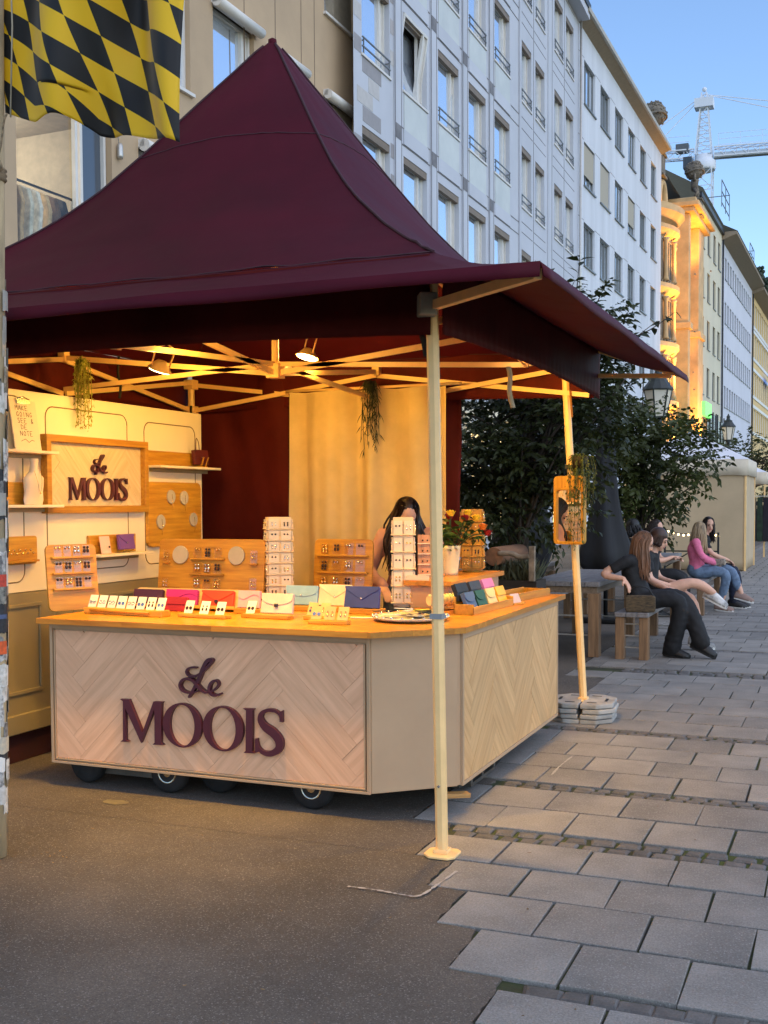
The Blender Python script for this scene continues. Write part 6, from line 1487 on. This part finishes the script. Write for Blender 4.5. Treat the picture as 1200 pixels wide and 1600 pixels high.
def head(g, c, fw, up, s=1.0):
    c = Vector(c); fw = Vector(fw).normalized(); up = Vector(up); up = (up-fw*up.dot(fw)).normalized(); rt = fw.cross(up)
    T = Matrix(((rt.x,fw.x,up.x,0),(rt.y,fw.y,up.y,0),(rt.z,fw.z,up.z,0),(0,0,0,1)))
    g.ball(c+T @ Vector((0,-.012,.025))*s,(.074*s,.092*s,.088*s),14,10,T=T.to_3x3()); g.ball(c+T @ Vector((0,.028,-.045))*s,(.055*s,.058*s,.062*s),12,8,T=T.to_3x3())
    g.ball(c+T @ Vector((0,.062,-.092))*s,(.026*s,.022*s,.02*s),8,6,T=T.to_3x3())
    g.tube([c+T @ Vector((0,.082,.012))*s, c+T @ Vector((0,.102,-.028))*s, c+T @ Vector((0,.088,-.036))*s],[.009*s,.014*s,.012*s],8)
    for sx in (-1,1): g.ball(c+T @ Vector((sx*.075,-.01,-.01))*s,(.010*s,.02*s,.03*s),8,6,T=T.to_3x3()); g.ball(c+T @ Vector((sx*.03,.072,.022))*s,(.02*s,.014*s,.010*s),8,5,T=T.to_3x3())
    return T
def face(parent, M, c, T, s=1.0):
    g = G(); c = Vector(c)
    for sx in (-1,1): g.ball(c+T @ Vector((sx*.029,.080,.004))*s,(.012*s,.007*s,.006*s),8,5,T=T.to_3x3()); g.tube([c+T @ Vector((sx*.012,.086,.026))*s,c+T @ Vector((sx*.03,.086,.031))*s,c+T @ Vector((sx*.046,.076,.024))*s],.0035*s,5)
    g.obj('eyes', EYE, parent, M)
    G().ball(c+T @ Vector((0,.084,-.058))*s,(.021*s,.008*s,.007*s),8,5,T=T.to_3x3()).obj('mouth', LIP, parent, M)
def hair(parent, M, c, T, col, length, s=1.0, n=150, seed=1, wave=.0, back=None, fringe=True, side=1.0, cap=1.0):
    rr = random.Random(seed); c = Vector(c); g = G(); m = mat('hair', srgb(*col), .45, var=.35, scale=30, stretch=(1,1,.15), rnd=0)
    k = T.to_3x3(); dn = Vector((0,0,-1)); bk = Vector(back) if back else T @ Vector((0,-1,0))
    g.ball(c+T @ Vector((0,-.026,.038))*s,(.079*s*cap,.090*s*cap,.084*s*cap),16,11,T=k)
    for i in range(int(n*1.7)):
        a = rr.uniform(-2.5,2.5) if fringe else rr.uniform(-2.0,2.0); el = rr.uniform(.15,1.25)
        q = Vector((math.sin(a)*math.cos(el)*.082, -math.cos(a)*math.cos(el)*.092-.02, math.sin(el)*.085+.035))
        if q.y > .045 and q.z < .06: continue
        P0 = c+T @ q*s; hv = k @ Vector((q.x,q.y+.02,0)); hv = hv.normalized() if hv.length > 1e-6 else bk
        L_ = length*rr.uniform(.75,1.05)
        P1 = c+T @ Vector((q.x*1.12,q.y*1.1,-.02))*s+hv*.004; P2 = P1+dn*(L_*.5)+hv*.012*side+bk*.02+Vector((rr.gauss(0,.008),rr.gauss(0,.008),0)); P3 = P1+dn*L_+hv*.01*side+bk*.03+Vector((rr.gauss(0,.015),rr.gauss(0,.015),0))
        if wave: P2 += Vector((rr.gauss(0,wave),rr.gauss(0,wave),0)); P3 += Vector((rr.gauss(0,wave),rr.gauss(0,wave),0))
        P = smooth_pts([P0,P1,P2,P3],4)
        g.tube(P,[interp([(0,.007),(.3,.0085),(.8,.007),(1,.0015)],j/(len(P)-1))*s for j in range(len(P))],5,caps=False)
    g.obj('hair', m, parent, M)
def person(label, M, J, tops, legs_m, hairspec, skin=None, sleeve='short', legcover='full', vox=.011, group=None, s=1.0, shoes=None, hands=True, lookdir=(1,0,-.1), headup=(0,0,1), skirt=False):
    """J: joints in local metres (x forward, y left, z up)"""
    p = bpy.data.objects.new('person', None); link(p, None, M); props(p, label, 'person', group)
    sk = skin or SKIN; V3 = lambda k: Vector(J[k]); g = G()
    pel,ch,nk,hd = V3('pelvis'),V3('chest'),V3('neck'),V3('head')
    ax = (nk-pel).normalized(); sh = (V3('shL')-V3('shR')); 
    def torso(g, e=0):
        P = smooth_pts([pel-ax*.06,pel+ax*.03,pel.lerp(ch,.5),ch,ch.lerp(nk,.6),nk-ax*.005],4); n_ = len(P)
        rx = [interp([(0,.13),(.15,.165),(.4,.130),(.6,.150),(.82,.125),(1,.055)],i/(n_-1))*s+e for i in range(n_)]
        ry = [interp([(0,.10),(.15,.115),(.4,.092),(.6,.108),(.82,.085),(1,.05)],i/(n_-1))*s+e for i in range(n_)]
        sd_ = sh.normalized(); vs = []
        for i,c in enumerate(P):
            t = (P[min(i+1,n_-1)]-P[max(i-1,0)]).normalized(); x = (sd_-t*sd_.dot(t)).normalized(); y = t.cross(x)
            vs.append([c+x*(rx[i]*math.cos(math.tau*j/18))+y*(ry[i]*math.sin(math.tau*j/18)) for j in range(18)])
        g.sheet(vs, close=True); b = len(g.v)-len(P)*18; g.f += [list(range(b,b+18)), list(range(len(g.v)-18,len(g.v)))]; g.m += [0,0]; g.sm += [True,True]
        g.tube([V3('shL'),ch.lerp(nk,.55),V3('shR')],[.052*s+e,.075*s+e,.052*s+e],10)
    torso(g); g.tube([nk-ax*.05,nk+(hd-nk)*.3,hd+(nk-hd)*.15],[.058*s,.05*s,.05*s],10); T = head(g, hd, lookdir, headup, s)
    for sd_ in 'LR':
        limb(g, V3('sh'+sd_),V3('el'+sd_),V3('wr'+sd_),(.047*s,.037*s,.025*s))
        dr = (V3('wr'+sd_)-V3('el'+sd_)).normalized()
        if hands: hand(g, V3('wr'+sd_), J.get('hd'+sd_, dr+Vector((0,0,-.2))), J.get('pn'+sd_,(0,0,-1)), s*1.0, .6)
        limb(g, V3('hip'+sd_),V3('kn'+sd_),V3('an'+sd_),(.085*s,.056*s,.037*s))
        ft = V3('an'+sd_); td = Vector(J.get('toe'+sd_,(1,0,-.15))).normalized(); g.tube([ft+Vector((0,0,-.02))-td*.05,ft+Vector((0,0,-.04)),ft+td*.135+Vector((0,0,-.052))],[.030*s,.032*s,.020*s],8)
    remesh(g, 'body', sk, p, M, vox)
    face(p, M, hd, T, s); hair(p, M, hd, T, s=s, **hairspec)
    g = G(); torso(g,.011)
    for sd_ in 'LR':
        a,b,c = V3('sh'+sd_),V3('el'+sd_),V3('wr'+sd_)
        if sleeve == 'short': e_ = a.lerp(b,.7); g.tube([a,a.lerp(b,.35),e_],[.062*s,.060*s,.058*s],10); g.ball(a,.06*s,10,7)
        elif sleeve == 'long': limb(g, a,b,c,(.060*s,.052*s,.042*s))
    remesh(g, 'top', tops, p, M, vox*1.25, 4, .007)
    if legs_m:
        g = G()
        for sd_ in 'LR':
            a,b,c = V3('hip'+sd_),V3('kn'+sd_),V3('an'+sd_)
            if legcover == 'full': limb(g, a,b,b.lerp(c,.97),(.100*s,.073*s,.06*s))
            elif legcover == 'flare': limb(g, a,b,b.lerp(c,1.0),(.102*s,.080*s,.095*s))
            elif legcover == 'capri': limb(g, a,b,b.lerp(c,.75),(.099*s,.070*s,.054*s))
            else: e_ = a.lerp(b,.45); g.tube([a,a.lerp(b,.25),e_],[.105*s,.10*s,.094*s],12); g.ball(a,.10*s,10,7)
        g.ball(pel,(.15*s,.17*s,.13*s),14,9); remesh(g, 'trousers' if legcover != 'short' else 'shorts', legs_m, p, M, vox*1.25, 4, .006)
    if shoes:
        um,sm_ = shoes
        for sd_ in 'LR':
            ft = V3('an'+sd_); td = Vector(J.get('toe'+sd_,(1,0,-.15))).normalized(); zz = Vector((0,0,1)); zz = (zz-td*zz.dot(td)).normalized(); yy = zz.cross(td)
            Tm = Matrix(((td.x,yy.x,zz.x,0),(td.y,yy.y,zz.y,0),(td.z,yy.z,zz.z,0),(0,0,0,1))); b0 = ft-zz*.075
            rw = []
            for u,hw,h in ((-.085,.030,.085),(-.07,.040,.10),(0,.044,.10),(.06,.047,.085),(.13,.048,.062),(.175,.038,.048),(.198,.016,.034)):
                rw.append([b0+Tm @ Vector((u,hw*math.cos(q),max(0,h*math.sin(q)) if math.sin(q)>=0 else 0)) for q in [math.pi*j/10 for j in range(11)]])
            g = G().sheet(rw); so = g.obj('shoe', um, p, M, solid=.004)
            P = [(-.08,-.03),(-.05,-.042),(.06,-.046),(.14,-.048),(.19,-.03),(.203,0),(.19,.03),(.14,.048),(.06,.046),(-.05,.042),(-.08,.03)]
            G().prism(P, lambda u,v,d: b0+Tm @ Vector((u,v,d)), -.022, .012).obj('sole', sm_, so, M, bevel=.004)
    return p, T
def face_yaw(deg): return RZ(R(deg))
BLKC = mat('black_cloth', (.012,.012,.014,1), .8, var=.35, scale=5, bump=.006, bscale=9); DENIM = mat('washed_denim', srgb(112,132,156), .85, var=.2, scale=14, bump=.002, bscale=60); NAVY = mat('navy_trousers', srgb(30,36,56), .85, var=.2)
PINK = mat('pink_knit', srgb(232,120,152), .85, var=.12, scale=8, bump=.004, bscale=30); ROSEB = mat('dusty_rose_knit', srgb(200,150,140), .85, var=.08, scale=8, bump=.003, bscale=20)
WSOLE = mat('white_rubber_sole', srgb(226,222,214), .6); BWSHOE = mat('black_and_white_sneaker', srgb(226,224,220), .6, col2=srgb(14,14,15), scale=7); TAUPE = mat('taupe_canvas_shoe', srgb(150,124,112), .8, var=.1); BSHOE = mat('black_shoe', (.012,.012,.012,1), .5, var=.2)
# seller behind the counter (stands, leaning forward a little, faces the street corner)
J = dict(pelvis=(0,0,.98),chest=(.06,0,1.24),neck=(.10,0,1.40),head=(.17,0,1.515),shL=(.08,.17,1.37),shR=(.08,-.17,1.37),elL=(.10,.27,1.12),elR=(.10,-.27,1.12),wrL=(.30,.16,1.03),wrR=(.30,-.16,1.03),hipL=(0,.09,.93),hipR=(0,-.09,.93),knL=(.03,.10,.50),knR=(.03,-.10,.50),anL=(0,.10,.08),anR=(0,-.10,.08))
person('seller with long dark wavy hair in dusty rose top behind the white earring tower', TR(-2.90,7.50,0) @ RZ(R(-74)), J, ROSEB, DENIM, dict(col=(40,24,20), length=.40, wave=.02, n=300, seed=3, side=2.4), sleeve='long', lookdir=(1,.30,-.95), vox=.010, shoes=(BSHOE,WSOLE))
# woman in black leaning on the table, legs crossed, looks down
M1 = TR(-1.98,11.78,0)
J = dict(pelvis=(0.0,.0,.60),chest=(-.07,0,.885),neck=(-.035,0,1.06),head=(.04,.0,1.175),shL=(-.02,.165,1.01),shR=(-.10,-.165,1.0),elL=(.06,.25,.78),elR=(-.33,-.24,.86),wrL=(.24,.10,.71),wrR=(-.12,-.29,.82),hdR=(.6,-.25,-.8),hdL=(1,-.1,-.2),hipL=(.03,.09,.57),hipR=(.03,-.09,.57),knL=(.42,.03,.60),knR=(.40,-.08,.58),anL=(.48,.08,.16),anR=(.33,-.02,.10),toeL=(1,-.1,-.45),toeR=(1,-.15,-.12))
J['anL'] = (.62,-.02,.17)
person('woman in black with long light brown hair leaning back on the first table', M1, J, BLKC, BLKC, dict(col=(134,92,64), length=.36, n=220, seed=7, side=.8, back=(-.25,0,0)), sleeve='short', legcover='flare', lookdir=(.86,.22,-.45), shoes=(BSHOE,BSHOE))
bag = props(G().prism(rrect(-.15,.15,0,.17,.03), lambda u,v,d: (u,d,v), -.04,.04).obj('handbag', mat('woven_brown_bag', srgb(96,78,52), .7, var=.4, scale=22, stretch=(1,1,4)), None, TR(-1.93,11.50,.483) @ RZ(R(8)), bevel=.01), 'woven brown handbag on the near end of the first bench', 'handbag')
G().tube(smooth_pts([(-.13,0,.16),(-.06,-.02,.25),(.06,-.02,.25),(.13,0,.16)],5),.007,6).obj('handle', BSHOE, bag, TR(-1.93,11.50,.483) @ RZ(R(8)))
# companion with short brown hair, bare legs crossed, patterned sneakers
M2 = TR(-1.98,12.38,0)
J = dict(pelvis=(0,0,.60),chest=(-.02,0,.88),neck=(.03,0,1.07),head=(.10,0,1.19),shL=(.0,.18,1.02),shR=(.0,-.18,1.02),elL=(.06,.25,.77),elR=(.05,-.24,.78),wrL=(.28,.08,.72),wrR=(.24,-.10,.70),hipL=(.03,.09,.57),hipR=(.03,-.09,.57),knL=(.42,.10,.55),knR=(.44,-.05,.73),anL=(.50,.06,.13),anR=(.66,.10,.62),toeL=(1,-.1,-.12),toeR=(.9,-.1,-.45))
person('person with short brown hair and bare crossed legs in black and white sneakers', M2, J, BLKC, BLKC, dict(col=(70,44,32), length=.05, n=120, seed=9, cap=1.12), sleeve='short', legcover='short', lookdir=(.9,-.1,-.4), shoes=(BWSHOE,WSOLE))
# two people further back at the second table
M3 = TR(-2.52,15.9,0)
J = dict(pelvis=(0,0,.60),chest=(0,0,.90),neck=(.02,0,1.10),head=(.07,0,1.235),shL=(.0,.17,1.05),shR=(.0,-.17,1.05),elL=(.1,.22,.80),elR=(.12,-.22,.80),wrL=(.30,.10,.82),wrR=(.30,-.10,.84),hipL=(.03,.09,.57),hipR=(.03,-.09,.57),knL=(.42,.10,.55),knR=(.42,-.10,.55),anL=(.44,.10,.09),anR=(.44,-.10,.09))
person('dark haired woman with pale arms sitting at the second table', M3, J, BLKC, BLKC, dict(col=(48,32,28), length=.22, n=120, seed=12), sleeve='short', lookdir=(.85,-.35,-.2), vox=.014, shoes=(BSHOE,BSHOE))
M4 = TR(-2.80,15.6,0) @ RZ(R(40))
person('person with black hair turned away beside the dark haired woman', M4, J, BLKC, BLKC, dict(col=(16,14,14), length=.12, n=120, seed=13, cap=1.15), sleeve='short', lookdir=(-.3,.8,-.3), vox=.014, shoes=(BSHOE,BSHOE))
# blonde woman in pink with her companion
M5 = TR(-2.03,17.0,0)
J = dict(pelvis=(0,0,.60),chest=(-.03,.02,.88),neck=(-.01,.03,1.06),head=(.03,.05,1.185),shL=(-.06,.17,1.01),shR=(.0,-.16,1.01),elL=(.05,.24,.78),elR=(.10,-.22,.80),wrL=(.26,.14,.70),wrR=(.27,-.06,.70),hipL=(.03,.09,.57),hipR=(.03,-.09,.57),knL=(.44,.06,.60),knR=(.40,-.10,.56),anL=(.62,.05,.26),anR=(.34,-.02,.10),toeL=(1,-.1,-.25),toeR=(1,-.2,-.1))
person('blonde woman in pink top and light jeans seen half from behind', M5, J, PINK, DENIM, dict(col=(172,144,108), length=.34, n=200, seed=15, back=(-.3,-.2,0), side=.8), sleeve='long', legcover='capri', lookdir=(.3,.85,-.15), vox=.012, shoes=(TAUPE,WSOLE))
M6 = TR(-2.02,17.62,0)
J = dict(J); J.update(head=(.08,.02,1.25), neck=(.03,.01,1.11), chest=(-.01,0,.91), anL=(.50,.08,.10), anR=(.46,-.08,.10), knL=(.44,.09,.56), toeL=(1,0,-.08), toeR=(1,-.1,-.08), elR=(.16,-.2,.82), wrR=(.36,.0,.72))
person('dark haired person in black top and navy trousers beside the blonde woman', M6, J, BLKC, NAVY, dict(col=(40,28,26), length=.26, n=150, seed=17, side=.8), sleeve='short', lookdir=(.4,-.8,-.2), vox=.012, shoes=(BSHOE,WSOLE))
props(G().box(-.10,.10,-.06,.06,0,.10).obj('small_purse', mat('patterned_purse', srgb(176,160,140), .8, col2=srgb(90,80,70), scale=30), None, TR(-1.72,16.95,.665) @ RY(-.1), bevel=.02), 'small patterned purse on the lap of the blonde woman', 'purse')
props(G().lathe((0,0,0),[(.03,0),(.035,.02),(.02,.1),(.03,.13)],12).obj('drinking_glass', mat('pink_drink', srgb(200,60,70), .2), None, TR(-2.55,16.6,.781)), 'small glass with red drink on the second table', 'glass')
